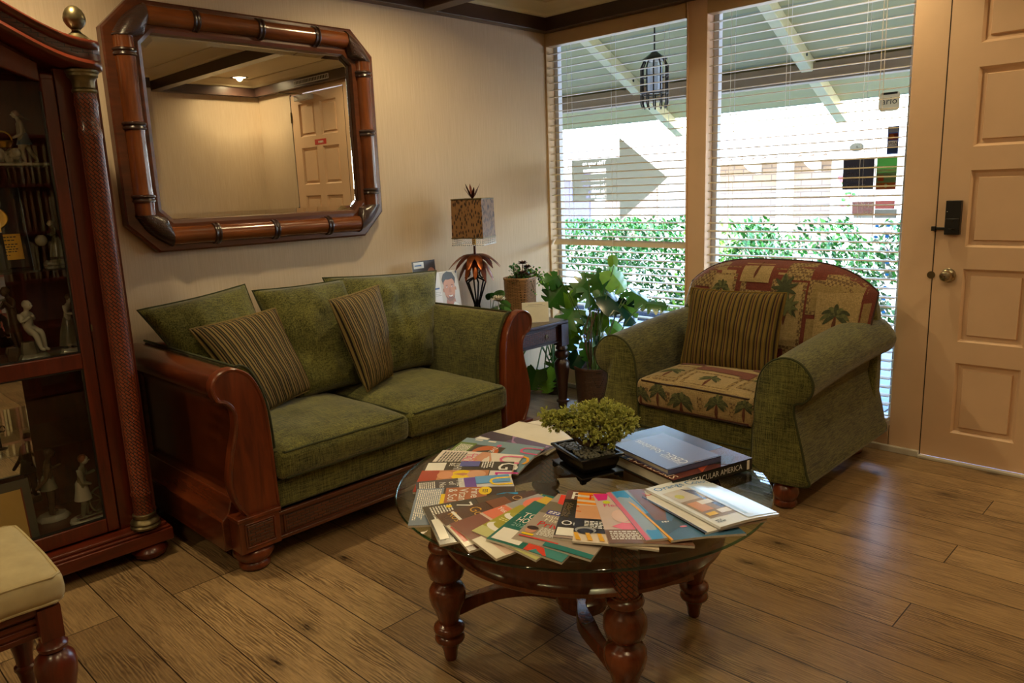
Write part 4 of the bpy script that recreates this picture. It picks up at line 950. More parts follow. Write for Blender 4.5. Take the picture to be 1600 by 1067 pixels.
# ------------------------------------------------------------------ wall mirror
wm = thing('wall_mirror', 'large eight sided mirror in an amber bamboo style frame', 'mirror', (-2.12, -.0, 1.71))
def octo(x0, x1, z0, z1, c, y): return [(x0+c, y, z0), (x1-c, y, z0), (x1, y, z0+c), (x1, y, z1-c), (x1-c, y, z1), (x0+c, y, z1), (x0, y, z1-c), (x0, y, z0+c)]
OX0, OX1, OZ0, OZ1 = -2.805, -1.452, 1.178, 2.243
IX0, IX1, IZ0, IZ1 = -2.645, -1.592, 1.322, 2.108
g = MB().m('frame_wood')
g.loft([octo(OX0, OX1, OZ0, OZ1, .125, -.002), octo(OX0, OX1, OZ0, OZ1, .125, -.046), octo(OX0+.008, OX1-.008, OZ0+.008, OZ1-.008, .122, -.052), octo(OX0+.03, OX1-.03, OZ0+.03, OZ1-.03, .113, -.052), octo(IX0-.02, IX1+.02, IZ0-.02, IZ1+.02, .06, -.056), octo(IX0-.005, IX1+.005, IZ0-.005, IZ1+.005, .05, -.05), octo(IX0, IX1, IZ0, IZ1, .045, -.026)], True, False)
g.build('frame', wm, ang=20)
g = MB().m('mirror')
y0_, y1_ = -.024, -.0265
g.loft([octo(IX0-.004, IX1+.004, IZ0-.004, IZ1+.004, .045, y0_), octo(IX0+.022, IX1-.022, IZ0+.022, IZ1-.022, .034, y1_)], True, False)
g.poly(octo(IX0+.022, IX1-.022, IZ0+.022, IZ1-.022, .034, y1_)[::-1]); mg = g.build('mirror_glass', wm, smooth=False, fixn=False)
bx0, bx1, bz0, bz1, by = -2.722, -1.525, 1.247, 2.183, -.052; c_ = .085; rB = .042
segs = [((bx0+c_, bz1), (bx1-c_, bz1), 'bamboo', [-2.41, -2.10, -1.80], 'x'), ((bx0+c_, bz0), (bx1-c_, bz0), 'bamboo', [-2.42, -2.12, -1.815], 'x'), ((bx0, bz0+c_), (bx0, bz1-c_), 'bamboo_z', [1.415, 1.72, 2.02], 'z'), ((bx1, bz0+c_), (bx1, bz1-c_), 'bamboo_z', [1.415, 1.72, 2.02], 'z')]
def halfsec(p, ax, r, k=1):
    out = []
    for i in range(13):
        t = PI*i/12; a, d = r*math.cos(t), r*math.sin(t)*k
        out.append((p[0], by-d, p[1]+a) if ax == 'x' else (p[0]+a, by-d, p[1]))
    return out
for (a, b_, mt, js, ax) in segs:
    g = MB().m(mt); k0, k1 = (a[0], b_[0]) if ax == 'x' else (a[1], b_[1]); rings = []
    N_ = 40
    for i in range(N_+1):
        t = k0+(k1-k0)*i/N_; dm = min(abs(t-j) for j in js); r = rB*(1+.07*math.exp(-(dm/.02)**2)-.04*math.sin((t-k0)/(k1-k0)*PI))
        rings.append(halfsec((t, a[1]) if ax == 'x' else (a[0], t), ax, r))
    g.loft(rings); po = g.build('bamboo_rail', wm, ang=60)
    for j in js:
        g = MB().m('joint')
        rg = [halfsec((j+d, a[1]) if ax == 'x' else (a[0], j+d), ax, r) for d, r in ((-.016, rB*1.02), (-.013, rB*1.15), (-.007, rB*1.16), (-.002, rB*1.06), (.002, rB*1.06), (.007, rB*1.2), (.013, rB*1.18), (.017, rB*1.02))]
        g.loft(rg); g.build('bamboo_joint', po, ang=50)
for (x, z, sx, sz) in ((bx0, bz1, 1, -1), (bx1, bz1, -1, -1), (bx0, bz0, 1, 1), (bx1, bz0, -1, 1)):
    g = MB().m('dark_wrap'); rings = []
    pa, pb = Vector((x+sx*(c_+.012), 0, z)), Vector((x, 0, z+sz*(c_+.012))); d = (pb-pa).normalized(); nrm = Vector((-d.z, 0, d.x))
    for i in range(9):
        t = i/8; p = pa.lerp(pb, t)
        # blend section direction from x-rail to z-rail
        n0, n1 = Vector((0, 0, -sz)), Vector((-sx, 0, 0)); nn = (n0*(1-t)+n1*t).normalized(); r = rB*(1.1+.12*math.sin(PI*t))
        rings.append([p+nn*(r*math.cos(PI*k/12))+Vector((0, by-r*1.05*math.sin(PI*k/12), 0)) for k in range(13)])
    g.loft(rings); g.build('corner_wrap', wm, ang=60)

# ================================================================== COFFEE TABLE
TX, TY, TZ, TR = -2.36, -2.18, .546, .548
ct = thing('coffee_table', 'round glass topped coffee table on turned dark wood legs', 'table', (TX, TY, 0))
g = MB().m('tableglass'); NN = 96
def ringp(r, z): return [(TX+r*math.cos(2*PI*i/NN), TY+r*math.sin(2*PI*i/NN), z) for i in range(NN)]
g.poly(ringp(TR-.028, TZ)); g.loft([ringp(TR-.028, TZ), ringp(TR-.003, TZ-.0045)], True, False); g.poly(ringp(TR-.003, TZ-.013)[::-1])
MT['rim'] = thin_glass('green_glass_rim', (.10, .34, .26, 1), 2.2, .05)
g.m('rim'); g.loft([ringp(TR-.003, TZ-.0045), ringp(TR, TZ-.007), ringp(TR, TZ-.011), ringp(TR-.003, TZ-.013)], True, False)
o = g.build('glass_top', ct, fixn=False, ang=50)
legs = []
for k, (lx_, ly_) in enumerate([(-2.685, -1.924), (-2.584, -2.503), (-2.0, -2.355), (-2.14, -1.84)]):
    legs.append((lx_, ly_))
    g = MB().m('table'); g.lathe([(.0, 0), (.017, 0), (.02, .01), (.022, .03), (.03, .055), (.031, .058), (.042, .064), (.046, .072), (.044, .082), (.036, .088), (.036, .091), (.045, .096), (.048, .105), (.046, .114), (.038, .119), (.029, .124), (.033, .14), (.042, .17), (.051, .19), (.056, .212), (.055, .232), (.047, .246), (.031, .252), (.029, .257), (.035, .263), (.051, .277), (.057, .298), (.056, .32), (.048, .339), (.035, .35), (.034, .356), (.047, .362), (.05, .371), (.047, .38), (.04, .385), (.04, .39)], (lx_, ly_, 0), 32)
    lg = g.build('leg', ct, ang=50)
    g = MB().m('weave_col'); g.lathe_uv([(.036, .388), (.038, .395), (.038, .525), (.036, .53)], (lx_, ly_, 0), 24); g.build('woven_block', lg)
    d = Vector((TX-lx_, TY-ly_, 0)); L = d.length; d.normalize(); nrm = Vector((-d.y, d.x, 0)); g = MB().m('table'); rings = []
    for i in range(17):
        t = i/16; c = Vector((lx_, ly_, 0))+d*(L*t)+nrm*(.045*math.sin(PI*t)); w = .016+.008*math.cos(2*PI*t)**2; z0 = .155-.02*math.cos(2*PI*t)*.6; z1 = z0+.05-.012*math.sin(PI*t)
        rings.append([c-nrm*w+Vector((0, 0, z0)), c+nrm*w+Vector((0, 0, z0)), c+nrm*w+Vector((0, 0, z1)), c-nrm*w+Vector((0, 0, z1))])
    g.loft(rings); g.build('stretcher', ct, bevel=.004, ang=60)
g = MB().m('table'); g.lathe([(.0, .12), (.05, .122), (.075, .135), (.075, .15), (.085, .158), (.085, .175), (.07, .185), (0, .187)], (TX, TY, 0), 32); g.build('stretcher_hub', ct)
g = MB().m('table')
def rr(r, z): return ringp(r, z)
g.loft([rr(.375, .535), rr(.375, .40), rr(.40, .40), rr(.412, .392), rr(.42, .398), rr(.42, .408), rr(.412, .414), rr(.406, .42), rr(.402, .43), rr(.402, .52), rr(.408, .525), rr(.408, .533), rr(.375, .533)], True, False)
g.build('apron', ct, ang=30)

# ------------------------------------------------------------------ magazines
PAGE = flat('pages', 214, 208, 196, .7)
def magazine(lab, O, ang, h, w, bg, ops, t=.0055, tilt=4.6, z0=None, curl=.004, group='magazines fanned out on the glass table', name='magazine', M=None, cover_gloss=.22, thick_edge=None):
    if M is None:
        a = math.radians(tilt); zl = TZ+.0012+math.sin(a)*w if z0 is None else z0
        M = T(O[0], O[1], zl) @ RZ(math.radians(ang-90)) @ RY(a)
    g = MB().m(PAGE); nx, ny = 8, 8
    g.xf(M)
    V = {}
    def Wp(x, y, z): return (x, y, z+curl*math.sin(PI*min(1, max(0, x/w)))*(.6+.4*y/h)+.0015*math.sin(PI*y/h))
    def gv(i, j, k):
        if (i, j, k) not in V: V[(i, j, k)] = g.v(Wp(w*i/nx, h*j/ny, t*k))
        return V[(i, j, k)]
    col = MT[bg] if bg in MT else bg
    for i in range(nx):
        for j in range(ny):
            g.m(col); g.f([gv(i, j, 1), gv(i+1, j, 1), gv(i+1, j+1, 1), gv(i, j+1, 1)]); g.m(PAGE); g.f([gv(i, j, 0), gv(i, j+1, 0), gv(i+1, j+1, 0), gv(i+1, j, 0)])
    for i in range(nx):
        for j, q in ((0, 1), (ny, -1)): c = [gv(i, j, 0), gv(i+1, j, 0), gv(i+1, j, 1), gv(i, j, 1)]; g.f(c if q > 0 else c[::-1])
    g.m(thick_edge or col)
    for j in range(ny):
        g.f([gv(0, j, 0), gv(0, j, 1), gv(0, j+1, 1), gv(0, j+1, 0)])
    g.m(PAGE)
    for j in range(ny): g.f([gv(nx, j, 0), gv(nx, j+1, 0), gv(nx, j+1, 1), gv(nx, j, 1)])
    lay = [0]
    def off(): lay[0] += 1; return t+.0004+.00012*lay[0]
    for op in ops:
        k = op[0]; z = off(); c = op[-1]; g.m(flat('c%d_%d_%d' % c, *c, cover_gloss))
        if k == 'r':
            _, u0, u1, v0, v1, _c = op; n1 = max(1, int((u1-u0)*8)); n2 = max(1, int((v1-v0)*8))
            G = [[g.v(Wp(w*(u0+(u1-u0)*i/n1), h*(v0+(v1-v0)*j/n2), z)) for j in range(n2+1)] for i in range(n1+1)]
            for i in range(n1):
                for j in range(n2): g.f([G[i][j], G[i+1][j], G[i+1][j+1], G[i][j+1]])
        elif k == 'e':
            _, cu, cv, ru, rv, _c = op; g.f([g.v(Wp(w*(cu+ru*math.cos(2*PI*i/18)), h*cv+w*rv*math.sin(2*PI*i/18), z)) for i in range(18)])
        elif k == 'p':
            g.f([g.v(Wp(w*a_, h*b_, z)) for a_, b_ in op[1]])
        elif k == 't':
            _, s, u, v_, sz, mx, _c = op; vs, fs, mn, ww = text_geo(s); kx = sz*w
            if mx and ww*kx > mx*w: kxx = mx*w/ww
            else: kxx = kx
            VV = [g.v(Wp(w*u+q.x*kxx, h*v_+q.y*kx*1.0, z)) for q in vs]
            for f in fs: g.f([VV[i] for i in f])
        elif k == 'l':   # block of fine text lines
            _, u0, u1, v0, v1, n_, _c = op; q = random.Random(int(u0*100)+n_)
            for i in range(n_):
                vv = v1-(v1-v0)*(i+.5)/n_; hh = (v1-v0)/n_*.28; u = u0; ue = u0+(u1-u0)*q.uniform(.7, 1)
                while u < ue:
                    d = q.uniform(.02, .06); g.f([g.v(Wp(w*u, h*(vv-hh), z)), g.v(Wp(w*min(ue, u+d), h*(vv-hh), z)), g.v(Wp(w*min(ue, u+d), h*(vv+hh), z)), g.v(Wp(w*u, h*(vv+hh), z))]); u += d+.012
    g.xf()
    o = g.build(name, smooth=False, fixn=False); return tag(o, lab, 'magazine' if name == 'magazine' else 'book', group)
WH, BK, PK, MG, YL, OR = (238, 236, 230), (24, 22, 22), (220, 90, 140), (206, 50, 150), (240, 205, 20), (235, 150, 30)
SK = (206, 150, 120)
def C(*a): return flat('c%d_%d_%d' % a, *a, .22)
# far side papers first
magazine('white paper sheet poking out behind the fan by the dark wood pot', (-2.10, -1.68), -84, .275, .21, C(226, 220, 204), [('r', .0, .03, 0, 1, (196, 190, 176)), ('t', 'x', .5, .5, .03, None, (90, 90, 90))], tilt=3, group=None, t=.004)
magazine('white magazine with yellow burst tucked behind the bonsai pot', (-2.03, -1.715), -104, .26, .20, C(228, 222, 210), [('r', .1, .9, .62, .97, (60, 44, 34)), ('t', 'HOUSES', .12, .86, .17, .75, WH), ('t', 'FOR SALE', .12, .76, .15, .7, (210, 90, 50)), ('t', 'WEST', .12, .66, .15, .7, WH), ('e', .3, .9, .2, .1, OR)], tilt=1, z0=TZ+.006, group=None, t=.004)
magazine('pale green folded magazine just behind the blue art book', (-1.93, -1.99), -100, .15, .2, C(176, 196, 176), [('r', .06, .94, .08, .9, (140, 170, 150))], tilt=1, z0=TZ+.005, group=None, t=.004)
FAN = [
 ('dark purple covered magazine at the far end of the fan', (-2.240, -1.677, -87.4, .291), C(66, 56, 74), [('r', 0, .34, .42, .96, (88, 72, 110)), ('p', [(0, .35), (.25, .5), (.3, .8), (.05, .95)], (150, 110, 160)), ('e', .45, .33, .12, .2, (214, 140, 50)), ('r', .35, .9, .3, .95, (96, 96, 150)), ('r', .3, .6, .03, .2, WH), ('r', .5, 1, .7, 1, (112, 116, 176))]),
 ('blue grey magazine with pink and orange title letters', (-2.359, -1.681, -72, .291), C(120, 150, 166), [('r', .24, .9, .0, .6, (60, 56, 50)), ('r', .2, .9, 0, .22, (90, 120, 50)), ('l', .28, .8, .03, .2, 8, WH), ('e', .5, .42, .26, .22, (190, 92, 40)), ('t', 'THE EDIT', .26, .46, .12, .5, WH), ('l', .04, .10, .1, .45, 2, WH), ('e', .2, .5, .05, .04, PK), ('t', 'U', .08, .78, .5, .28, PK), ('t', 'G', .42, .76, .5, .3, (240, 170, 40))]),
 ('cream magazine with pink lettering and a bare arm', (-2.495, -1.713, -61.9, .274), C(224, 214, 204), [('l', .06, .6, .04, .34, 8, (90, 90, 90)), ('t', 'PLAIN', .08, .42, .16, .5, PK), ('t', 'TALK', .08, .34, .16, .5, PK), ('p', [(0, .5), (.3, .45), (.6, .6), (.8, .5), (.75, .66), (.3, .68), (0, .6)], SK), ('e', .7, .66, .26, .16, (96, 60, 44)), ('t', 'U', .04, .76, .5, .32, (226, 110, 150)), ('t', 'C', .45, .76, .5, .34, OR)]),
 ('black edged magazine with white G and white address label', (-2.600, -1.756, -51.3, .277), C(40, 38, 34), [('r', .05, .42, .03, .24, WH), ('t', 'WHY', .06, .34, .18, .3, WH), ('t', 'BE', .06, .28, .12, .3, WH), ('r', 0, .2, .4, .62, (80, 90, 170)), ('l', .02, .3, .64, .78, 5, WH), ('t', 'G', .04, .84, .42, .3, WH), ('r', .34, 1, 0, .2, (170, 60, 40)), ('r', .34, 1, .2, .75, (196, 130, 90)), ('e', .5, .46, .16, .16, YL), ('e', .5, .28, .12, .12, (216, 150, 110)), ('e', .48, .62, .13, .14, (220, 166, 130)), ('r', .36, 1, .76, 1, (226, 214, 214)), ('t', 'L', .38, .82, .5, .4, MG)]),
 ('magazine with big yellow and magenta title letters', (-2.729, -1.863, -38.3, .279), C(206, 206, 214), [('r', 0, 1, 0, .44, (64, 62, 74)), ('l', .05, .5, .03, .2, 8, WH), ('t', 'Nes', .1, .24, .14, .3, WH), ('t', 'of', .1, .34, .14, .3, WH), ('t', 'The', .06, .42, .14, .3, WH), ('r', .02, .36, .50, .62, (104, 70, 170)), ('r', 0, .26, .62, .98, (96, 160, 220)), ('t', 'e', .42, .6, .4, .4, MG), ('t', 'U', .06, .76, .46, .36, YL), ('t', 'U', .44, .76, .46, .36, MG)]),
 ('magazine with white headline letters and a light blue title letter', (-2.761, -1.909, -46, .279), C(60, 48, 42), [('r', 0, .6, .3, .72, (172, 100, 66)), ('r', 0, 1, 0, .28, (126, 140, 160)), ('l', .04, .9, .02, .26, 12, WH), ('r', .2, .5, .26, .3, YL), ('t', 'Fine & TS', .05, .56, .18, .9, WH), ('t', 'Vitamin', .05, .44, .18, .8, WH), ('t', '& Sol', .05, .33, .18, .6, WH), ('e', .14, .7, .13, .09, YL), ('l', .1, .22, .67, .73, 3, BK), ('l', .4, .8, .62, .72, 3, WH), ('t', 'U', .2, .8, .46, .45, (40, 160, 226))]),
 ('dark charcoal magazine with small white text', (-2.831, -2.017, -27.4, .295), C(62, 58, 52), [('l', .06, .5, .05, .26, 8, WH), ('t', '7', .08, .3, .3, .3, WH), ('r', 0, .4, .5, .7, (84, 66, 50)), ('r', .4, .9, .02, .1, WH), ('e', .12, .23, .04, .04, YL)]),
 ('brown magazine with gold script lettering', (-2.842, -2.082, -16.8, .298), C(84, 54, 40), [('t', 'Rose', .06, .10, .17, .5, (206, 160, 70)), ('t', 'Gold', .06, .30, .22, .4, (206, 160, 70)), ('r', .04, .3, .14, .17, WH), ('r', .0, .3, .5, .7, (124, 74, 44)), ('t', 'ORE', .04, .74, .2, .4, (190, 150, 96)), ('r', .35, .9, .0, .08, (216, 206, 190)), ('r', .4, .8, .02, .06, (190, 60, 50))]),
 ('peach and sky grey magazine with a blue flower', (-2.855, -2.154, -8.9, .291), C(216, 190, 176), [('r', 0, .5, .0, .32, (128, 74, 60)), ('r', 0, .5, .35, .6, (224, 120, 90)), ('t', 'Yes, I Can', .02, .5, .12, .45, WH), ('r', 0, .5, .62, 1, (160, 160, 166)), ('e', .22, .86, .16, .2, (240, 130, 100)), ('e', .32, .72, .06, .06, (60, 140, 200)), ('r', .5, 1, 0, .1, (226, 220, 206))]),
 ('lime green magazine with a white shoe', (-2.844, -2.226, 4.0, .284), C(166, 160, 50), [('r', 0, 1, 0, .14, (196, 196, 130)), ('e', .22, .2, .2, .11, WH), ('e', .26, .24, .18, .09, (166, 160, 50)), ('e', .18, .43, .15, .09, WH), ('e', .2, .47, .13, .07, (176, 168, 60)), ('l', .06, .5, .3, .36, 2, (226, 220, 130)), ('r', .1, .34, .82, .97, (216, 180, 60))]),
 ('teal magazine with white O and bold white headline', (-2.851, -2.285, 14.3, .300), C(18, 104, 92), [('t', 'O', .06, .84, .2, .25, WH), ('e', .135, .875, .03, .05, (18, 104, 92)), ('t', 'TOP', .08, .48, .20, .28, WH), ('t', 'HOUST', .08, .38, .20, .34, WH), ('t', '2023', .08, .30, .12, .3, (140, 190, 180)), ('r', .04, .42, .03, .24, WH), ('r', .5, 1, 0, .12, (70, 140, 140)), ('p', [(.5, .0), (.8, .0), (.7, .1), (.5, .12)], (214, 70, 50))]),
 ('grey magazine with red script headline and a small portrait', (-2.811, -2.332, 18.0, .296), C(166, 152, 140), [('r', 0, .5, .55, .8, (120, 110, 90)), ('p', [(.05, .98), (.12, .78), (.3, .76), (.4, .84), (.28, .9), (.25, 1)], (232, 70, 50)), ('r', .1, .5, .54, .62, (70, 60, 150)), ('l', .12, .46, .55, .61, 2, WH), ('t', 'Inside', .1, .47, .13, .36, (238, 230, 210)), ('t', 'His', .16, .40, .13, .36, (238, 230, 210)), ('t', 'Priv', .12, .3, .18, .36, (214, 40, 40)), ('e', .12, .2, .07, .08, SK), ('e', .12, .24, .075, .05, (60, 40, 30)), ('r', .05, .2, .11, .14, YL), ('l', .22, .5, .14, .28, 6, WH), ('r', .04, .55, .07, .09, (206, 70, 60)), ('r', .4, 1, .0, .07, (40, 120, 120))]),
 ('black magazine with large white P and rounded white words', (-2.743, -2.406, 33.0, .295), C(46, 38, 30), [('r', 0, .6, .78, 1, (112, 74, 62)), ('t', 'P', .06, .8, .34, .3, WH), ('e', .4, .62, .22, .24, (20, 18, 18)), ('e', .5, .6, .08, .1, (120, 60, 36)), ('l', .02, .14, .4, .7, 12, (120, 104, 70)), ('t', 'The', .22, .36, .16, .3, WH), ('t', 'Outla', .04, .24, .18, .5, WH), ('r', .02, .5, .05, .19, WH), ('r', 0, 1, 0, .04, (160, 140, 130)), ('r', .4, .95, .03, .16, WH)]),
 ('orange and cream zebra striped magazine with navy text box', (-2.727, -2.454, 36.5, .295), C(222, 206, 188), [('p', [(0, .95), (.35, .9), (.5, .96), (.4, 1), (0, 1)], (232, 140, 40)), ('p', [(0, .84), (.4, .8), (.5, .84), (.3, .88), (0, .89)], (232, 140, 40)), ('p', [(0, .74), (.5, .7), (.5, .75), (0, .79)], (232, 140, 40)), ('t', 'FL', .14, .84, .22, .3, (222, 50, 30)), ('r', 0, .5, .42, .7, (214, 160, 120)), ('p', [(0, .66), (.5, .6), (.5, .62), (0, .69)], (206, 110, 60)), ('p', [(0, .56), (.5, .5), (.5, .52), (0, .58)], (206, 110, 60)), ('r', 0, .48, .16, .42, (38, 36, 48)), ('l', .12, .42, .24, .38, 5, WH), ('e', .14, .2, .13, .09, (150, 150, 150)), ('e', .14, .18, .10, .07, (38, 36, 48))]+[('p', [(.04+.14*i, .02), (.10+.14*i, .02), (.05+.14*i, .15), (-.0+.14*i, .15)], (226, 170, 50)) for i in range(4)]+[('r', .55, .98, .03, .13, WH)]),
 ('pink and pale magazine with magenta corner', (-2.682, -2.529, 45.5, .297), C(206, 186, 184), [('p', [(0, 1), (.2, 1), (.16, .86), (.04, .84)], (222, 50, 140)), ('e', .14, .8, .05, .05, (200, 210, 60)), ('t', 'Fleurs', .08, .7, .13, .4, PK), ('e', .44, .7, .14, .14, (224, 40, 90)), ('e', .3, .5, .16, .2, (224, 190, 180)), ('p', [(.1, .3), (.4, .45), (.5, .35), (.3, .2)], (236, 120, 150)), ('r', 0, 1, 0, .24, (120, 88, 72)), ('l', .05, .7, .06, .22, 5, WH), ('e', .4, .54, .04, .04, (60, 40, 36))]),
 ('glossy magazine with pink spine and bright blue streak', (-2.612, -2.586, 55.7, .298), C(150, 170, 196), [('r', 0, .06, 0, 1, (216, 110, 140)), ('p', [(.08, 1), (.25, 1), (.3, .5), (.22, 0), (.08, 0)], (60, 150, 220)), ('r', .3, 1, 0, 1, (120, 84, 66)), ('l', .36, .8, .04, .3, 6, WH)]),
 ('sea blue magazine with a yellow spine', (-2.575, -2.632, 60.5, .305), C(66, 110, 146), [('r', 0, .035, 0, 1, (226, 160, 20)), ('p', [(.04, .5), (.5, .7), (.5, .3), (.04, .1)], (50, 84, 104)), ('e', .35, .6, .02, .02, (240, 150, 40)), ('e', .32, .2, .05, .02, (220, 120, 140))]),
 ('white magazine with a glossy black spine', (-2.488, -2.672, 71.9, .287), C(222, 220, 218), [('r', 0, .035, 0, 1, BK), ('t', 'LA', .08, .88, .16, .3, (196, 50, 50)), ('e', .3, .3, .08, .05, (206, 90, 70)), ('e', .3, .3, .07, .04, (222, 220, 218))]),
]
for i, (lab, (ox, oy, an, h), bg, ops) in enumerate(FAN):
    magazine(lab, (ox, oy), an, h, .205 if i else .22, bg, ops, tilt=4.6 if i else 2.0, thick_edge=flat('yspine', 226, 160, 20) if i == 16 else (MT['black'] if i == 17 else None), curl=.004 if i != 15 else .007)
magazine('pale blue coastal living magazine with a photo of a room, topmost at the right end', (-2.452, -2.692), 73.0, .288, .203, C(222, 228, 236), [('t', 'Orange Coast', .05, .87, .17, .92, (60, 130, 200)), ('r', .06, .5, .16, .8, (150, 132, 112)), ('r', .06, .5, .55, .8, (196, 190, 178)), ('p', [(.36, .8), (.5, .74), (.5, .3), (.42, .3), (.4, .6)], (60, 56, 60)), ('e', .18, .66, .06, .07, (186, 184, 70)), ('r', .1, .3, .3, .5, (206, 150, 110)), ('r', .26, .46, .42, .5, (230, 228, 224)), ('r', .3, .48, .2, .28, (236, 234, 230)), ('r', .1, .25, .2, .26, (230, 190, 60)), ('r', .5, 1, .03, .84, (206, 222, 240)), ('l', .06, .2, .06, .12, 2, (120, 120, 120)), ('r', .55, .6, .1, .8, (170, 200, 230))], t=.007, tilt=4.4, z0=TZ+.024, curl=.006)

# ------------------------------------------------------------------ books
def book(lab, P, ax, ay, w, h, t, z, cover, ops, spine_text=None, edge=None):
    """P = spine/near-left corner, ax unit dir of width, ay unit dir of height"""
    ax = Vector((*ax, 0)).normalized(); ay = Vector((-ax.y, ax.x, 0))*(1 if (ax.x*ay[1]-ax.y*ay[0]) > 0 else -1)
    M = Matrix(((ax.x, ay.x, 0, P[0]), (ax.y, ay.y, 0, P[1]), (0, 0, 1, z), (0, 0, 0, 1)))
    g = MB(); g.xf(M); g.m(cover); g.box(0, w, 0, h, 0, .003); g.box(0, w, 0, h, t-.003, t); g.box(0, w, 0, .004, 0, t)
    g.m(PAGE); g.box(.005, w-.005, .004, h-.005, .003, t-.003)
    zz = t+.0003
    for op in ops:
        zz += .00012; c = op[-1]; g.m(flat('c%d_%d_%d' % c, *c, .22))
        if op[0] == 'r': g.rect(op[1]*w, op[2]*w, op[3]*h, op[4]*h, zz)
        elif op[0] == 'p': g.poly([(a*w, b_*h, zz) for a, b_ in op[1]])
        elif op[0] == 't': g.text(op[1], op[4], T(op[2]*w, op[3]*h, zz) @ RZ(math.radians(op[6])), None, 'L', maxw=op[5])
    if spine_text: 
        s, sz, x0, mw, c = spine_text; g.text(s, sz, T(x0, -.0005, t*.28) @ RX(PI/2), flat('c%d_%d_%d' % c, *c), 'L', maxw=mw)
        g.m('white'); g.box(w-.022, w-.012, -.0006, 0, .004, t-.004)
    g.xf(); return tag(g.build('book', smooth=False), lab, 'book')
book('large blue and rust picture book with white lettering on its black spine', (-2.283, -2.452), (.298, -.084), (.4, .3), .312, .395, .036, TZ+.001, 'black', [('r', 0, 1, 0, .5, (84, 42, 34)), ('r', 0, 1, .5, 1, (56, 76, 116)), ('r', .3, 1, .3, 1, (52, 78, 128)), ('p', [(0, .3), (.3, .5), (.6, .55), (.5, .2), (.3, 0), (0, 0)], (100, 50, 38)), ('p', [(.35, .0), (.7, .16), (.75, .3), (.55, .26), (.4, .1)], (156, 66, 38)), ('p', [(.55, .1), (.8, .2), (.9, .1), (.7, 0)], (44, 44, 48)), ('p', [(.0, .75), (.15, .95), (.05, 1), (0, 1)], (150, 90, 80)), ('p', [(.1, .86), (.4, .8), (.4, .9), (.15, .97)], (96, 96, 120)), ('t', 'SPECTACULAR', .10, .02, .04, .34, 90, (214, 200, 180))], ('SPECTACULAR AMERICA', .024, .035, .235, (226, 224, 220)))
book('slim slate blue hardback with white script title lying on the large picture book', (-2.262, -2.424), (.197, -.060), (.3, .3), .20, .262, .018, TZ+.038, flat('slate', 86, 92, 134, .3), [('t', 'CEREC Solutions', .46, .05, .042, .235, 90, (238, 238, 240)), ('t', 'Digital dentistry', .30, .06, .014, .1, 90, (226, 226, 236)), ('r', 0, 1, .0, .03, (66, 70, 104))])

# ------------------------------------------------------------------ bonsai
BX, BY = -2.302, -2.16
bn = thing('bonsai', 'small juniper bonsai in a black rectangular pot with pebbles', 'plant', (BX, BY, TZ))
Mb = T(BX, BY, TZ+.001) @ RZ(math.radians(69))
def rq(a, b_, z): return [Mb @ Vector(p) for p in ((-a, -b_, z), (a, -b_, z), (a, b_, z), (-a, b_, z))]
g = MB().m('gloss_black'); g.loft([rq(.065, .045, .020), rq(.075, .053, .024), rq(.084, .062, .05), (rq(.086, .064, .066)), rq(.097, .074, .067), rq(.097, .074, .075), rq(.086, .063, .075), rq(.084, .061, .066)], True, True); g.build('pot', bn, bevel=.002, ang=40)
g = MB().m('gloss_black'); g.loft([rq(.092, .069, .014), rq(.096, .073, .017), rq(.094, .071, .020), rq(.07, .05, .020)])
g.xf(Mb)
for sx in (-1, 1):
    for sy in (-1, 1):
        g.prism([(sx*.092, .014), (sx*.092, 0), (sx*.08, 0), (sx*.076, .006), (sx*.066, .007), (sx*.055, .014)], 1, sy*.066, sy*.071); g.prism([(sy*.07, .014), (sy*.07, 0), (sy*.058, 0), (sy*.054, .006), (sy*.046, .007), (sy*.036, .014)], 0, sx*.087, sx*.092)
g.xf(); g.build('stand', bn)
g = MB().m('pebble'); q = random.Random(5); g.xf(Mb)
for i in range(260): x, y = q.uniform(-.078, .078), q.uniform(-.055, .055); g.ball((x, y, .066+.008*(1-(x/.08)**2)+q.uniform(0, .004)), q.uniform(.004, .008), 6, (1, q.uniform(.7, 1.1), .7))
g.xf(); o = g.build('pebbles', bn); o['kind'] = 'stuff'
P0 = Vector((BX, BY, TZ+.07)); CL = [(-2.383, -2.075, .722, .022), (-2.361, -2.099, .708, .03), (-2.34, -2.12, .716, .03), (-2.33, -2.135, .69, .028), (-2.306, -2.154, .726, .034), (-2.282, -2.179, .735, .034), (-2.255, -2.206, .728, .034), (-2.23, -2.231, .716, .032), (-2.212, -2.247, .70, .028), (-2.28, -2.195, .695, .034), (-2.305, -2.175, .67, .03), (-2.26, -2.215, .662, .028), (-2.24, -2.235, .676, .03), (-2.265, -2.21, .635, .018), (-2.27, -2.15, .72, .035), (-2.24, -2.19, .72, .035), (-2.32, -2.10, .70, .03)]
g = MB().m('stem_br')
for c in CL: c3 = Vector(c[:3]); m_ = P0.lerp(c3, .5)+Vector((.01, -.01, -.01)); g.tube(smoothpts([P0+Vector((.01, 0, 0)), m_, c3], 5), [.006, .006, .005, .005, .004, .004, .0035, .003, .003, .003, .002], 6)
g.tube([P0+Vector((.005, 0, -.01)), P0+Vector((.01, 0, .03))], [.014, .009], 8); g.build('trunk', bn)
g = MB().m('bonsai'); q = random.Random(8)
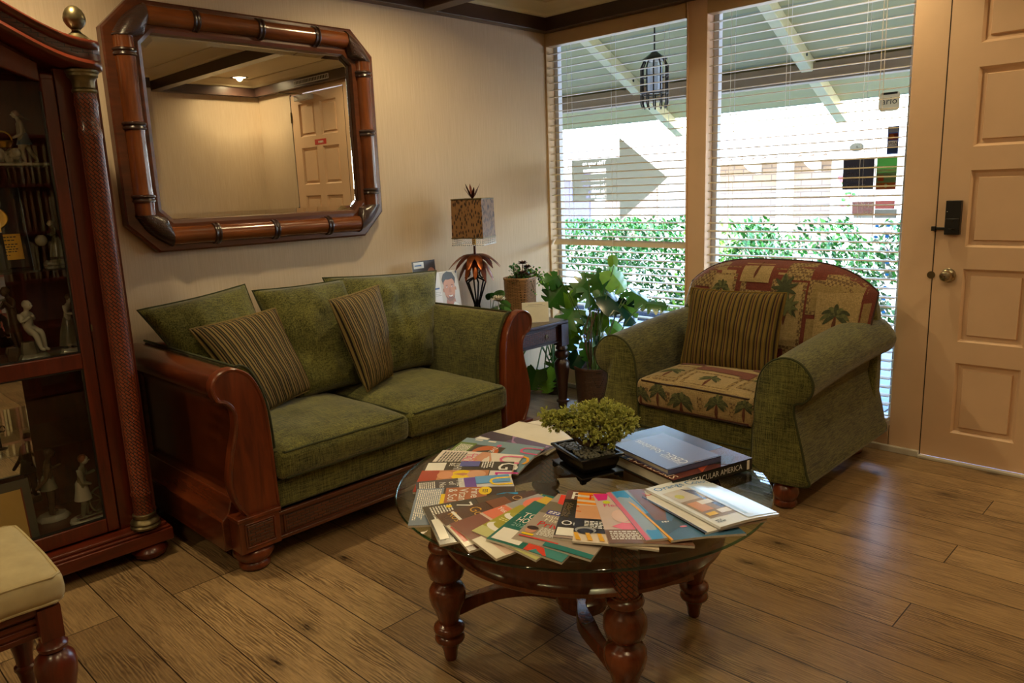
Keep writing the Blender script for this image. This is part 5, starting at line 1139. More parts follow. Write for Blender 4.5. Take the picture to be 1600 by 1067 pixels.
for c in CL:
    for i in range(95):
        u = Vector((q.gauss(0, 1), q.gauss(0, 1), q.gauss(0, .9)+.15)).normalized(); p = Vector(c[:3])+u*c[3]*q.uniform(.55, 1.2)
        for k in range(5):
            d = (u+Vector((q.gauss(0, .5), q.gauss(0, .5), q.gauss(0, .5)))).normalized()*q.uniform(.007, .013); w = d.orthogonal().normalized()*.0026
            g.loft([[p-w, p+w.cross(d).normalized()*.0022, p+w], [p+d*.6-w*.9, p+d*.6+w.cross(d).normalized()*.002, p+d*.6+w*.9], [p+d, p+d*1.02, p+d*1.01]], True, False)
o = g.build('foliage', bn, smooth=False, fixn=False)

# ================================================================== END TABLE AND WHAT STANDS ON IT
EX0, EX1, EY0, EY1, EZ = -1.2, -.425, -.515, -.035, .585
et = thing('end_table', 'dark turned leg end table in the corner behind the loveseat', 'table', ((EX0+EX1)/2, (EY0+EY1)/2, 0))
g = MB().m('espresso'); g.box(EX0, EX1, EY0, EY1, EZ-.022, EZ); g.build('table_top', et, bevel=.006, seg=3)
g = MB().m('espresso'); g.box(EX0+.03, EX1-.03, EY0+.03, EY1-.03, EZ-.13, EZ-.022); g.box(EX0+.02, EX1-.02, EY0+.02, EY1-.02, EZ-.034, EZ-.022); g.box(EX0+.022, EX1-.022, EY0+.022, EY1-.022, EZ-.138, EZ-.128)
ap_ = g.build('apron', et, bevel=.003)
g = MB().m('weave_wood'); g.box(EX0+.1, EX1-.1, EY0+.024, EY0+.031, EZ-.118, EZ-.045); g.build('drawer_front', et, bevel=.002)
g = MB().m('bronze'); g.lathe([(.012, 0), (.012, .003)], ((EX0+EX1)/2+.2, EY0+.024, EZ-.08), 12, rot=Matrix.Rotation(PI/2, 3, 'X')); g.tube([((EX0+EX1)/2+.2+.014*math.cos(t*.6), EY0+.018, EZ-.092+.014*math.sin(t*.6)) for t in range(10)], .002, 6); g.build('ring_pull', et)
for lx_ in (EX0+.035, EX1-.035):
    for ly_ in (EY0+.035, EY1-.035):
        g = MB().m('espresso'); g.box(lx_-.033, lx_+.033, ly_-.033, ly_+.033, .425, EZ-.022)
        g.lathe([(0, 0), (.022, 0), (.026, .02), (.03, .05), (.04, .056), (.04, .066), (.028, .072), (.029, .1), (.038, .2), (.049, .28), (.049, .31), (.036, .33), (.028, .338), (.040, .345), (.047, .365), (.042, .385), (.028, .393), (.038, .4), (.038, .41), (.03, .425)], (lx_, ly_, 0), 24); g.build('leg', et, ang=45)
# table lamp
LX, LY = -.955, -.25
lp = thing('table_lamp', 'palm leaf table lamp with square brown patterned shade on the end table', 'lamp', (LX, LY, EZ))
g = MB().m('iron'); g.lathe([(0, 0), (.075, 0), (.078, .006), (.07, .014), (.03, .02), (0, .022)], (LX, LY, EZ+.001), 24); g.build('lamp_base', lp)
g = MB().m('iron')
for k in range(6):
    a = k*PI/3; c, s = math.cos(a), math.sin(a)
    pr_ = [(.02, .02), (.03, .08), (.016, .13), (.018, .16), (.055, .27), (.058, .285), (.03, .30), (.012, .31), (.014, .34)]
    g.tube(smoothpts([(LX+r*c, LY+r*s, EZ+z) for r, z in pr_], 4), .0055, 6)
for k in range(3):
    a = k*2*PI/3+.5; c, s = math.cos(a), math.sin(a)
    g.tube([(LX+(.06+.026*math.cos(t*.5))*c, LY+(.06+.026*math.cos(t*.5))*s, EZ+.335+.026*math.sin(t*.5)) for t in range(11)], .0045, 6)
for a in (PI, 0): g.tube([(LX+math.cos(a)*(.045+.03*math.cos(t*.5)), LY-.03, EZ+.06+.045*math.sin(t*.5)) for t in range(13)], .005, 6)
g.build('wire_stem', lp)
g = MB(); q = random.Random(3)
def frond(g, p, a, L, W, droop, mat, rise=.3, n=7):
    g.m(mat); c, s = math.cos(a), math.sin(a); nx_, ny_ = -s, c; rows = []
    for i in range(n+1):
        t = i/n; r = L*t; z = rise*L*t-droop*L*t*t; w = W*math.sin(PI*min(1, t*.93+.05))**.7*(1-.15*(i % 2)); cx_, cy_ = p[0]+c*r, p[1]+s*r
        rows.append([(cx_+nx_*w, cy_+ny_*w, p[2]+z-.3*w), (cx_, cy_, p[2]+z), (cx_-nx_*w, cy_-ny_*w, p[2]+z-.3*w)])
    R = [[g.v(x) for x in r] for r in rows]
    for a_, b_ in zip(R, R[1:]):
        for i in range(2): g.f([a_[i], a_[i+1], b_[i+1], b_[i]])
for k in range(12):
    for ly_, (dl, dr) in enumerate(((.155, .9), (.12, 1.5))): frond(g, (LX, LY, EZ+.44-.02*ly_), k*PI/6+.26*ly_, dl*q.uniform(.85, 1.05), .024, dr, 'copper' if (k+ly_) % 3 else 'rust', .42)
g.build('metal_palm_leaves', lp, fixn=False)
g = MB().m('rust'); g.tube([(LX, LY, EZ+.33), (LX, LY, EZ+.50)], .007, 8); g.m('gold'); g.tube([(LX, LY, EZ+.50), (LX, LY, EZ+.54)], .012, 10); g.tube([(LX, LY, EZ+.54), (LX, LY, EZ+.78)], .004, 6); g.build('rod', lp)
Ms = T(LX, LY, 0) @ RZ(math.radians(24))
m = NT('leaf_pattern_shade'); v = m.coord(scale=(1, 1, .45)); vo = m.n('ShaderNodeTexVoronoi', feature='F1'); m.l(m.coord(scale=(1, 1, .38), rot=(0, .25, 0)), vo.inputs['Vector']); vo.inputs['Scale'].default_value = 95
m.color(m.ramp(vo.outputs['Distance'], [(.3, rgb(140, 102, 66)), (.42, rgb(140, 102, 66)), (.46, rgb(54, 32, 22)), (.55, rgb(54, 32, 22))])) if False else m.color(m.ramp(vo.outputs['Distance'], [(0, rgb(40, 24, 16)), (.34, rgb(46, 28, 18)), (.43, rgb(124, 90, 58)), (1, rgb(134, 98, 64))]))
m.set(Roughness=.55, Specular_IOR_Level=.4); m.bump(vo.outputs['Distance'], .3, .002); MT['shade'] = m.m
g = MB().m('shade'); g.xf(Ms); SZ0, SZ1 = EZ+.545, EZ+.765; a0, a1 = .098, .094
g.loft([[(-a0, -a0, SZ0), (a0, -a0, SZ0), (a0, a0, SZ0), (-a0, a0, SZ0)], [(-a1, -a1, SZ1), (a1, -a1, SZ1), (a1, a1, SZ1), (-a1, a1, SZ1)]], True, False)
g.loft([[(-a0+.003, -a0+.003, SZ0), (a0-.003, -a0+.003, SZ0), (a0-.003, a0-.003, SZ0), (-a0+.003, a0-.003, SZ0)][::-1], [(-a1+.003, -a1+.003, SZ1), (a1-.003, -a1+.003, SZ1), (a1-.003, a1-.003, SZ1), (-a1+.003, a1-.003, SZ1)][::-1]], True, False)
g.xf(); sh = g.build('lamp_shade', lp, smooth=False, fixn=False)
g = MB().m('bronze'); g.xf(Ms)
for z, a in ((SZ0, a0), (SZ1, a1)): g.tube([(-a, -a, z), (a, -a, z), (a, a, z), (-a, a, z)], .004, 6, closed=True)
g.tube([(-a1, 0, SZ1), (a1, 0, SZ1)], .002, 5); g.tube([(0, -a1, SZ1), (0, a1, SZ1)], .002, 5)
g.xf(); g.build('shade_trim', sh)
g = MB().m('porcelain'); g.xf(Ms); q = random.Random(1)
for side in range(4):
    for i in range(15):
        t = -a0+2*a0*(i+.5)/15; x, y = [(t, -a0), (a0, t), (-t, a0), (-a0, -t)][side]
        for k in range(4): g.ball((x, y, SZ0-.009-.0105*k), .0034 if k < 3 else .005, 6)
g.xf(); g.build('bead_fringe', sh)
g = MB().m('rust')
for k in range(6): frond(g, (LX, LY, SZ1), k*PI/3, .05, .009, .0, 'rust', 1.35+.4*(k % 2), 5)
g.tube([(LX, LY, SZ1-.005), (LX, LY, SZ1+.03)], .006, 8); g.build('finial', lp, fixn=False)
# photo card of a smiling man, and darker card behind it
def card(name, lab, M, w, h, ops, t=.004, mat='white', cat='card'):
    g = MB().m(mat); g.xf(M); g.box(0, w, 0, h, 0, t) if False else g.box(0, w, 0, h, -t, 0)
    z = .0003
    for op in ops:
        z += .00025; c = op[-1]; g.m(flat('c%d_%d_%d' % c, *c, .4))
        if op[0] == 'r': g.rect(op[1]*w, op[2]*w, op[3]*h, op[4]*h, z)
        elif op[0] == 'e': g.ell(op[1]*w, op[2]*h, op[3]*w, op[4]*h, z)
        elif op[0] == 'p': g.poly([(a*w, b_*h, z) for a, b_ in op[1]])
        elif op[0] == 't': g.text(op[1], op[4], T(op[2]*w, op[3]*h, z), None, op[6] if len(op) > 7 else 'C', maxw=op[5])
    g.xf(); return tag(g.build(name, smooth=False, fixn=False), lab, cat)
stand = lambda x, y, z, yaw_, back=8: T(x, y, z) @ RZ(math.radians(yaw_)) @ RX(math.radians(90-back))
def smile():
    o = [('r', .0, .28, 0, 1, (226, 226, 226)), ('r', .28, 1, 0, .98, (206, 204, 200)), ('e', .62, .76, .25, .19, (52, 38, 30)), ('p', [(.44, .3), (.78, .3), (.80, .1), (.4, .1)], (182, 122, 92)),
         ('p', [(.18, 0), (.24, .14), (.44, .2), (.6, .05), (.74, .22), (.9, .13), (.98, 0)], (232, 232, 228)),
         ('p', [(.40, .72), (.38, .52), (.43, .34), (.54, .24), (.66, .24), (.78, .35), (.83, .52), (.82, .74), (.72, .82), (.52, .82)], (206, 146, 112)),
         ('e', .37, .53, .025, .05, (190, 130, 98)), ('e', .85, .54, .025, .05, (190, 130, 98)),
         ('p', [(.38, .66), (.42, .8), (.6, .78), (.78, .8), (.84, .66), (.88, .8), (.78, .95), (.58, .99), (.42, .93), (.34, .8)], (44, 32, 26)),
         ('p', [(.42, .4), (.5, .33), (.6, .41), (.7, .33), (.79, .4), (.76, .31), (.66, .24), (.54, .24), (.45, .31)], (150, 104, 80)),
         ('p', [(.45, .635), (.52, .655), (.56, .635), (.52, .64)], (44, 30, 24)), ('p', [(.66, .635), (.71, .655), (.78, .635), (.71, .64)], (44, 30, 24)),
         ('e', .505, .60, .035, .013, (236, 230, 224)), ('e', .715, .60, .035, .013, (236, 230, 224)), ('e', .507, .60, .015, .013, (50, 34, 26)), ('e', .713, .60, .015, .013, (50, 34, 26)),
         ('p', [(.585, .59), (.635, .59), (.665, .47), (.61, .45), (.555, .47)], (190, 128, 96)), ('p', [(.49, .40), (.60, .385), (.73, .40), (.68, .345), (.61, .325), (.54, .345)], (150, 70, 62)), ('p', [(.51, .395), (.61, .382), (.71, .395), (.67, .36), (.61, .347), (.55, .36)], (242, 240, 236)),
         ('e', .93, .95, .035, .03, (70, 80, 100)), ('r', .03, .2, .58, .62, (60, 90, 150)), ('r', .03, .24, .50, .51, (150, 150, 150)), ('r', .03, .22, .46, .47, (150, 150, 150)), ('r', .03, .24, .42, .43, (150, 150, 150))]
    k = .62; out = []
    for q_ in o:
        if q_[0] == 'r': out.append(('r', q_[1], q_[2], 1-k+k*q_[3] if q_[3] > 0 else 0, 1-k+k*q_[4], q_[5]))
        elif q_[0] == 'e': out.append(('e', q_[1], 1-k+k*q_[2], q_[3], k*q_[4], q_[5]))
        else: out.append(('p', [(a_, 1-k+k*b_) for a_, b_ in q_[1]], q_[2]))
    return [('r', 0, 1, 0, 1-k+.02, (210, 208, 204))]+out
card('photo_card', 'upright white card with a photo of a smiling dark haired man, left of the lamp', stand(-1.29, -.30, EZ+.001, 4), .20, .37, smile())
card('display_card', 'darker upright card with white corner label, behind the smiling man card', stand(-1.305, -.13, EZ+.001, 2, 5), .175, .425, [('r', 0, 1, 0, 1, (44, 36, 38)), ('r', .06, .5, .9, .985, (214, 224, 236)), ('r', .1, .4, .93, .95, (70, 120, 190)), ('e', .8, .78, .2, .12, (150, 98, 76)), ('r', .0, .3, .5, .8, (90, 90, 130))])
# right: card with square code left out
cd_ = stand(-.685, -.365, EZ+.001, -38, 10)
card('table_card', 'small cream tent card on the right of the end table', cd_, .165, .125, [('r', .02, .98, .02, .98, (226, 222, 200)), ('r', .22, .78, .87, .885, (110, 110, 110)), ('r', .12, .88, .8, .81, (150, 150, 140)), ('r', .25, .75, .76, .765, (170, 170, 160))])
# diffuser / little vase with dried flower
vs = thing('bud_vase', 'little clear glass vase with one cream flower at the foot of the lamp', 'vase', (-.92, -.40, EZ))
g = MB().m('glass'); g.lathe([(.0, .002), (.028, .002), (.03, .006), (.03, .05), (.012, .058), (.010, .075)], (-.92, -.40, EZ), 16, cap=False); g.m('porcelain'); g.lathe([(.026, .004), (.026, .03), (0, .03)], (-.92, -.40, EZ), 16); g.build('glass_body', vs)
g = MB().m('porcelain'); g.tube([(-.92, -.40, EZ+.01), (-.925, -.402, EZ+.17)], .0022, 6)
for k in range(14):
    for r, rise in ((.05, .5), (.034, 1.1)): frond(g, (-.925, -.402, EZ+.17), k*.449+r*20, r, .009, .1, 'porcelain', rise, 4)
g.build('flower', vs, fixn=False)
# wicker basket planter
px_, py_ = -.60, -.27
bs = thing('basket_planter', 'square tan wicker planter with ivy and a purple leaved succulent', 'planter', (px_, py_, EZ))
g = MB().m('wicker'); Mq = T(px_, py_, EZ+.016) @ RZ(math.radians(15))
def sq(a, z, n=6):
    out = []; r = .055
    for cx_, cy_, t0 in ((a-r, a-r, 0), (-a+r, a-r, PI/2), (-a+r, -a+r, PI), (a-r, -a+r, 1.5*PI)): out += [Mq @ Vector((cx_+r*math.cos(t0+i*PI/2/n), cy_+r*math.sin(t0+i*PI/2/n), z)) for i in range(n+1)]
    return out
g.loft([sq(.083, 0), sq(.086, .02), sq(.089, .24), sq(.092, .25), sq(.09, .258), sq(.082, .256), sq(.08, .2)], True, False); g.poly(sq(.083, .001)[::-1]); g.build('basket', bs, fixn=False)
g = MB().m('rust'); g.loft([sq(.09, -.015), sq(.09, -.004), sq(.083, 0)]); g.build('feet', bs)
g = MB().m('soil'); g.poly(sq(.081, .225)); g.build('soil', bs)
g = MB(); q = random.Random(6); base = Vector((px_, py_, EZ+.255))
def smallleaf(g, p, d, s, mat):
    g.m(mat); d = Vector(d).normalized(); w = d.cross(Vector((q.gauss(0, 1), q.gauss(0, 1), q.gauss(0, 1)))).normalized(); p = Vector(p); n_ = d.cross(w)*s*.15
    a, b_, c_, e_ = g.v(p), g.v(p+d*s*.45+w*s*.42), g.v(p+d*s), g.v(p+d*s*.45-w*s*.42); m_ = g.v(p+d*s*.45+n_)
    for t3 in ((a, m_, b_), (b_, m_, c_), (c_, m_, e_), (e_, m_, a)): g.f(list(t3))
for i in range(420): 
    a = q.uniform(0, 2*PI); r = .085*q.random()**.5; p = base+Vector((r*math.cos(a), r*math.sin(a), -.01+q.uniform(-.02, .035+.02*math.sin(a*2)))); smallleaf(g, p, (math.cos(a), math.sin(a), q.uniform(-.3, 1)), q.uniform(.012, .022), 'leaf' if i % 3 else 'stem_br')
for (dx, dy, dz, n_) in ((-.1, -.04, .07, 30), (-.07, -.04, .03, 24), (.10, -.02, .04, 40), (.17, -.05, -.02, 60), (.21, -.06, -.07, 60), (.14, -.07, -.03, 40), (.02, -.1, -.06, 20)):
    pts = smoothpts([base, base+Vector((dx*.5, dy*.6, max(dz, 0)*.8+.035)), base+Vector((dx, dy, dz))], 6); g.m('stem_br'); g.tube(pts, .0014, 5)
    for i in range(n_): p = pts[min(len(pts)-1, int(q.uniform(.2, 1)*len(pts)))]+Vector((q.gauss(0, .014), q.gauss(0, .014), q.gauss(0, .014))); smallleaf(g, p, (q.gauss(0, 1), q.gauss(0, 1), q.gauss(0, 1)), q.uniform(.014, .026), 'leaf_light' if i % 2 and dx > .1 else 'leaf')
g.build('ivy', bs, smooth=False, fixn=False)
g = MB(); 
for (dx, dy, dz, R) in ((-.035, -.05, .045, .034), (.01, -.02, .10, .04), (.035, -.03, .075, .036), (.02, -.05, .03, .034), (.05, .0, .04, .03)):
    c_ = base+Vector((dx, dy, dz)); g.m('stem_br'); g.tube([base+Vector((dx*.5, dy*.5, 0)), c_], .003, 6)
    for k in range(16): a = k*2.4; frond(g, tuple(c_), a, R*(.5+.5*k/16), .010, .2, 'purple', 1.2-1.0*k/16, 4)
g.build('succulent', bs, fixn=False)
g = MB().m('iron'); g.tube([tuple(base+Vector((-.03, 0, 0))), tuple(base+Vector((-.032, 0, .10)))], .003, 6); g.tube([tuple(base+Vector((.0, 0, 0))), tuple(base+Vector((-.004, 0, .12)))], .0012, 5); g.build('plant_stake', bs)

# ================================================================== BROAD LEAF PLANTS
def monleaf(g, p, d, L, W, mat, splits=4, curl=.25, roll_=0, seed=0):
    """heart shaped split leaf: base p, direction d (to tip), length L, half width W"""
    q = random.Random(seed); p = Vector(p); d = Vector(d).normalized()
    side = d.cross(Vector((-.55, -.5, .65)))
    if side.length < .15: side = Vector((.6, -.7, 0))
    side.normalize(); side.rotate(Matrix.Rotation(roll_, 3, d)); n_ = side.cross(d).normalized()
    g.m(mat)
    def S(u, t):   # u side -1..1 , t along
        q_ = p+d*(L*(t-.5*curl*t*t*.4))+side*(W*u)+n_*(-curl*L*t*t*.6-abs(u)**1.5*W*.35+.02*L)
        q_.x = min(q_.x, -.012); return q_
    NTt = 14
    for s in (-1, 1):
        pm = None
        for i in range(NTt+1):
            t = i/NTt; w = (1.0-(2*(t-.36)/1.28)**2) if t > .36 else (1-((.36-t)/.42)**2)
            w = max(0, w)**.62
            if t < .12: w = max(w, .62)
            sp = 1.0
            if splits and .15 < t < .9:
                ph = (t*splits*1.6) % 1
                sp = 1 if ph > .28 else .38+.1*q.random()
            t2 = t-.10*w if t < .5 else t+.03*w
            mid = g.v(S(0, t*1.0 if t > .1 else .1)); half = g.v(S(s*w*min(sp, .5), t2*.6+t*.4)); edge = g.v(S(s*w*sp, t2-(.06 if t < .15 else -.05*w)))
            if pm:
                for a, b_, c_, e_ in ((pm[0], pm[1], half, mid), (pm[1], pm[2], edge, half)): g.f([a, b_, c_, e_] if s > 0 else [e_, c_, b_, a])
            pm = (mid, half, edge)
PXc, PYc = -.27, -.60
mp_ = thing('potted_monstera', 'tall split leaf monstera in a dark woven basket by the window', 'plant', (PXc, PYc, 0))
g = MB().m('wicker_dk'); g.lathe([(.0, 0), (.11, 0), (.118, .02), (.132, .2), (.136, .255), (.142, .265), (.138, .275), (.128, .272), (.12, .23)], (PXc, PYc, 0), 36, cap=False); bk_ = g.build('basket', mp_, ang=60)
g = MB().m('white')
for i in range(-3, 6):
    a = -.9+i*.09; g.tube([(PXc+.133*math.cos(a), PYc+.133*math.sin(a), .02), (PXc+.143*math.cos(a), PYc+.143*math.sin(a), .26)], .003, 5)
g.tube([(PXc+.145*math.cos(-.9+t*.06), PYc+.15*math.sin(-.9+t*.06)-.01, .26-.06*math.sin(t*.35)) for t in range(10)], .007, 6); g.m('wicker'); g.build('rope_handle', bk_)
g = MB().m('soil'); g.lathe([(0, .235), (.124, .235)], (PXc, PYc, 0), 30, cap=False); g.build('soil', mp_)
LV = [
 ((-.21, -.55, .86), (.1, -.4, -.75), .17, .085, 'leaf', 3), ((-.24, -.53, .82), (-.6, .2, -.55), .16, .08, 'leaf', 3), ((-.16, -.62, .88), (.35, -.5, -.6), .19, .10, 'leaf_light', 2), ((-.14, -.655, .90), (.0, .1, 1), .075, .035, 'leaf_light', 0),
 ((-.34, -.42, .80), (-.5, .25, -.65), .20, .10, 'leaf', 3), ((-.35, -.44, .74), (.05, -.1, -1), .12, .06, 'leaf_light', 0), ((-.27, -.51, .78), (.35, -.45, -.65), .19, .095, 'leaf', 3), ((-.22, -.57, .76), (.5, -.5, -.4), .13, .06, 'leaf', 2), ((-.38, -.40, .84), (-.6, .2, -.2), .12, .06, 'leaf', 2),
 ((-.17, -.60, .72), (.35, -.75, -.55), .29, .12, 'leaf_blue', 5), ((-.08, -.72, .74), (.15, -.8, -.30), .20, .10, 'leaf', 3), ((-.07, -.84, .66), (.1, -.8, .05), .16, .07, 'leaf', 3), ((-.09, -.72, .69), (.15, .1, -1), .15, .065, 'leaf_blue', 2), ((-.09, -.70, .66), (.2, -.4, -.8), .14, .06, 'leaf_light', 2),
 ((-.31, -.48, .64), (-.6, .2, -.55), .20, .10, 'leaf', 3), ((-.28, -.51, .62), (.3, -.4, -.8), .20, .10, 'leaf', 3), ((-.21, -.58, .60), (.1, -.1, -1), .14, .06, 'leaf_light', 0), ((-.32, -.47, .54), (-.25, .1, -1), .16, .08, 'leaf_light', 3), ((-.27, -.54, .52), (.45, -.5, -.6), .18, .085, 'leaf', 3), ((-.33, -.45, .46), (-.4, .2, -.8), .14, .07, 'leaf', 2), ((-.22, -.6, .46), (.3, -.3, -.9), .13, .06, 'leaf_blue', 0), ((-.33, -.52, .35), (-.5, .2, -.6), .12, .06, 'leaf_blue', 0), ((-.2, -.67, .36), (.5, -.4, -.3), .12, .055, 'leaf_blue', 0), ((-.25, -.56, .40), (.2, .2, -.8), .12, .06, 'leaf_light', 0), ((-.30, -.55, .42), (-.1, -.3, -.9), .13, .055, 'leaf', 2), ((-.15, -.62, .52), (.4, -.5, -.5), .14, .06, 'leaf_light', 0)]
g = MB(); gs = MB().m('stem'); q = random.Random(12)
for i, (p, d, L, W_, mt, spl) in enumerate(LV):
    monleaf(g, p, d, L, W_, mt, spl, .3, q.uniform(-.5, .5), i)
    p0 = Vector((PXc+q.uniform(-.04, .04), PYc+q.uniform(-.04, .04), .23)); pe = Vector(p); md = p0.lerp(pe, .6)+Vector((0, 0, .06)); pts = smoothpts([p0, md, pe], 7); gs.tube(pts, [.0045-.002*k/len(pts) for k in range(len(pts))], 6)
g.build('foliage', mp_, fixn=False, ang=70); gs.build('stems', mp_)
g = MB().m('stem_br')
for i in range(5): g.tube(smoothpts([(PXc-.02, PYc+.02, .24), (PXc-.02+q.uniform(-.05, .05), PYc+q.uniform(-.03, .05), .45), (PXc+q.uniform(-.08, .08), PYc+.02, .62)], 5), .004, 6)
g.build('stalks', mp_)
# trailing plant under / behind the end table
tp = thing('trailing_plant', 'broad leaved plant growing low in the corner under the end table', 'plant', (-.33, -.2, 0))
g = MB().m('wicker_dk'); g.lathe([(0, 0), (.075, 0), (.09, .14), (.094, .16), (.085, .158), (.08, .14)], (-.17, -.16, 0), 24, cap=False); g.build('pot', tp)
g = MB().m('soil'); g.lathe([(0, .14), (.081, .14)], (-.17, -.16, 0), 20, cap=False); g.build('soil', tp)
g = MB(); gs = MB().m('stem')
for i, (p, d, L, W_, mt, spl) in enumerate([((-.50, -.30, .25), (-.25, .1, -.8), .15, .08, 'leaf', 4), ((-.44, -.31, .23), (.1, -.1, -1), .17, .08, 'leaf_light', 4), ((-.38, -.33, .28), (.2, -.1, -.9), .15, .07, 'leaf', 3), ((-.30, -.28, .33), (.3, -.2, -.6), .12, .06, 'leaf', 3), ((-.1, -.2, .35), (.0, -.5, .3), .12, .05, 'leaf', 2), ((-.56, -.2, .30), (-.7, .1, -.3), .11, .05, 'leaf_light', 0), ((-.46, -.12, .35), (-.4, 0, .3), .12, .05, 'leaf', 2)]):
    monleaf(g, p, d, L, W_, mt, spl, .2, 0, i+40); pe = Vector(p); gs.tube(smoothpts([(-.17, -.16, .14), ((-.17+pe.x)/2, (-.16+pe.y)/2, .40), tuple(pe)], 7), .005, 6)
g.build('foliage', tp, fixn=False, ang=70); gs.build('stems', tp)
# pothos beside the lamp on the table
pt = thing('potted_pothos', 'small dark leaved pothos in a black bowl behind the flower vase', 'plant', (-.76, -.30, EZ))
g = MB().m('gloss_black'); g.lathe([(0, 0), (.03, 0), (.045, .04), (.05, .07), (.044, .07), (.04, .05)], (-.775, -.18, EZ+.001), 20, cap=False); g.build('bowl', pt)
g = MB().m('soil'); g.lathe([(0, .055), (.042, .055)], (-.775, -.18, EZ+.001), 20, cap=False); g.build('soil', pt)
g = MB(); gs = MB().m('stem')
for i, (dx, dy, dz, d, L) in enumerate([(-.02, -.02, .15, (-.3, -.3, .3), .07), (.01, -.03, .17, (.4, -.3, .2), .07), (-.03, -.06, .11, (-.5, -.5, -.1), .07), (.03, -.05, .12, (.5, -.6, -.1), .075), (-.04, -.08, .09, (-.2, -.8, -.4), .06), (.02, -.09, .09, (.2, -.7, -.5), .07), (.05, -.03, .09, (.7, -.3, -.3), .06), (-.07, -.04, .08, (-.8, -.2, -.3), .06)]):
    p = (-.775+dx, -.18+dy, EZ+dz); monleaf(g, p, d, L, L*.42, 'leaf', 0, .3, .2, i+70); gs.tube([(-.775, -.18, EZ+.055), p], .0018, 5)
g.build('foliage', pt, fixn=False, ang=70); gs.build('stems', pt)

# ================================================================== DISPLAY CABINET
KX0, KX1, KY0, KY1 = -4.06, -2.955, -.545, -.03
KC = (KX0+KX1)/2
cb = thing('display_cabinet', 'tall red brown curio cabinet with woven columns and glass doors', 'cabinet', (KC, (KY0+KY1)/2, 0))
g = MB().m('cab_x'); g.box(KX0, KX1, KY0, KY1, .065, .115); g.box(KX0+.006, KX1-.006, KY0+.006, KY1, .115, .127); g.box(KX0+.016, KX1-.016, KY0+.016, KY1, .127, .142); g.build('plinth', cb, bevel=.005, seg=3)
for fx in (KX0+.08, KX1-.08):
    for fy in (KY0+.06, KY1-.07): g = MB().m('cab'); g.lathe([(0, 0), (.04, 0), (.062, .015), (.07, .035), (.06, .055), (.04, .065)], (fx, fy, 0), 24); g.build('bun_foot', cb)
FYc = -.47     # door plane
g = MB().m('cab'); g.box(KX0+.03, KX0+.05, FYc, KY1, .14, 1.88); g.build('side_panel', cb); g = MB().m('cab'); g.box(KX1-.05, KX1-.03, FYc, KY1, .14, 1.88); g.build('side_panel', cb)
g = MB().m('cab'); g.box(KX0+.05, KX1-.05, -.05, KY1, .14, 1.9); bkp = g.build('back_panel', cb, smooth=False)
g = MB().m('mirror'); g.box(KX0+.2, KX1-.33, -.052, -.0495, .2, .78); g.box(KX0+.2, KX1-.33, -.052, -.0495, .86, 1.78); g.build('back_mirror', cb, smooth=False)
g = MB().m('cab_x'); g.box(KX0+.05, KX1-.05, FYc+.02, -.053, .142, .165); g.build('bottom_board', cb); g = MB().m('cab_x'); g.box(KX0+.05, KX1-.05, FYc+.02, -.053, .805, .83); g.build('shelf', cb)
g = MB().m('cabglass')
for z in (1.17, 1.535): g2 = MB().m('cabglass'); g2.box(KX0+.052, KX1-.052, FYc+.04, -.055, z, z+.007); g2.build('glass_shelf', cb, smooth=False)
g2 = MB().m('cabglass'); g2.box(KX0+.052, KX1-.052, FYc+.04, -.055, .52, .527); g2.build('glass_shelf', cb, smooth=False)
# fixed stile next to the column and the door
for s in (-1, 1):
    X = lambda x: x if s > 0 else 2*KC-x
    x0, x1 = sorted((X(-3.125), X(-3.0))); g = MB().m('cab'); g.box(x0, x1, FYc, FYc+.025, .142, 1.87); g.build('face_stile', cb, bevel=.003)
def arch(x):   # swan shaped top line
    u = abs(x-KC)/(.55); return .17*(.5+.5*math.cos(PI*min(1, u*1.12)))
dr = MB().m('cab'); DX0, DX1 = KX0+.177, -3.129
for (x0, x1, z0, z1) in ((DX1-.043, DX1, .15, 1.835), (DX0, DX0+.043, .15, 1.835), (DX0+.043, DX1-.043, .15, .206), (DX0+.043, DX1-.043, .803, .862)): dr.box(x0, x1, FYc-.008, FYc+.018, z0, z1)
nn = 24; xs = [DX0+.043+(DX1-DX0-.086)*i/nn for i in range(nn+1)]
dr.prism([(x, 1.795+arch(x)*.7) for x in xs]+[(x, 1.845+arch(x)) for x in xs[::-1]], 1, FYc-.008, FYc+.018)
dr.box(DX1-.043, DX1, FYc-.008, FYc+.018, 1.83, 1.85); dr.box(DX0, DX0+.043, FYc-.008, FYc+.018, 1.83, 1.85)
d_o = dr.build('glass_door', cb, bevel=.004)
g = MB().m('black'); 
g.box(DX1-.0475, DX1-.043, FYc-.004, FYc+.014, .21, .80); g.box(DX1-.0475, DX1-.043, FYc-.004, FYc+.014, .865, 1.79); g.box(DX0+.043, DX1-.043, FYc-.004, FYc+.014, .206, .2105); g.box(DX0+.043, DX1-.043, FYc-.004, FYc+.014, .7985, .803); g.box(DX0+.043, DX1-.043, FYc-.004, FYc+.014, .862, .8665); g.build('glazing_bead', d_o)
g = MB().m('cabglass'); g.poly([(DX0+.04, FYc+.004, .2), (DX1-.04, FYc+.004, .2), (DX1-.04, FYc+.004, 1.82), (DX0+.04, FYc+.004, 1.82)]); g.build('door_glass', d_o, smooth=False)
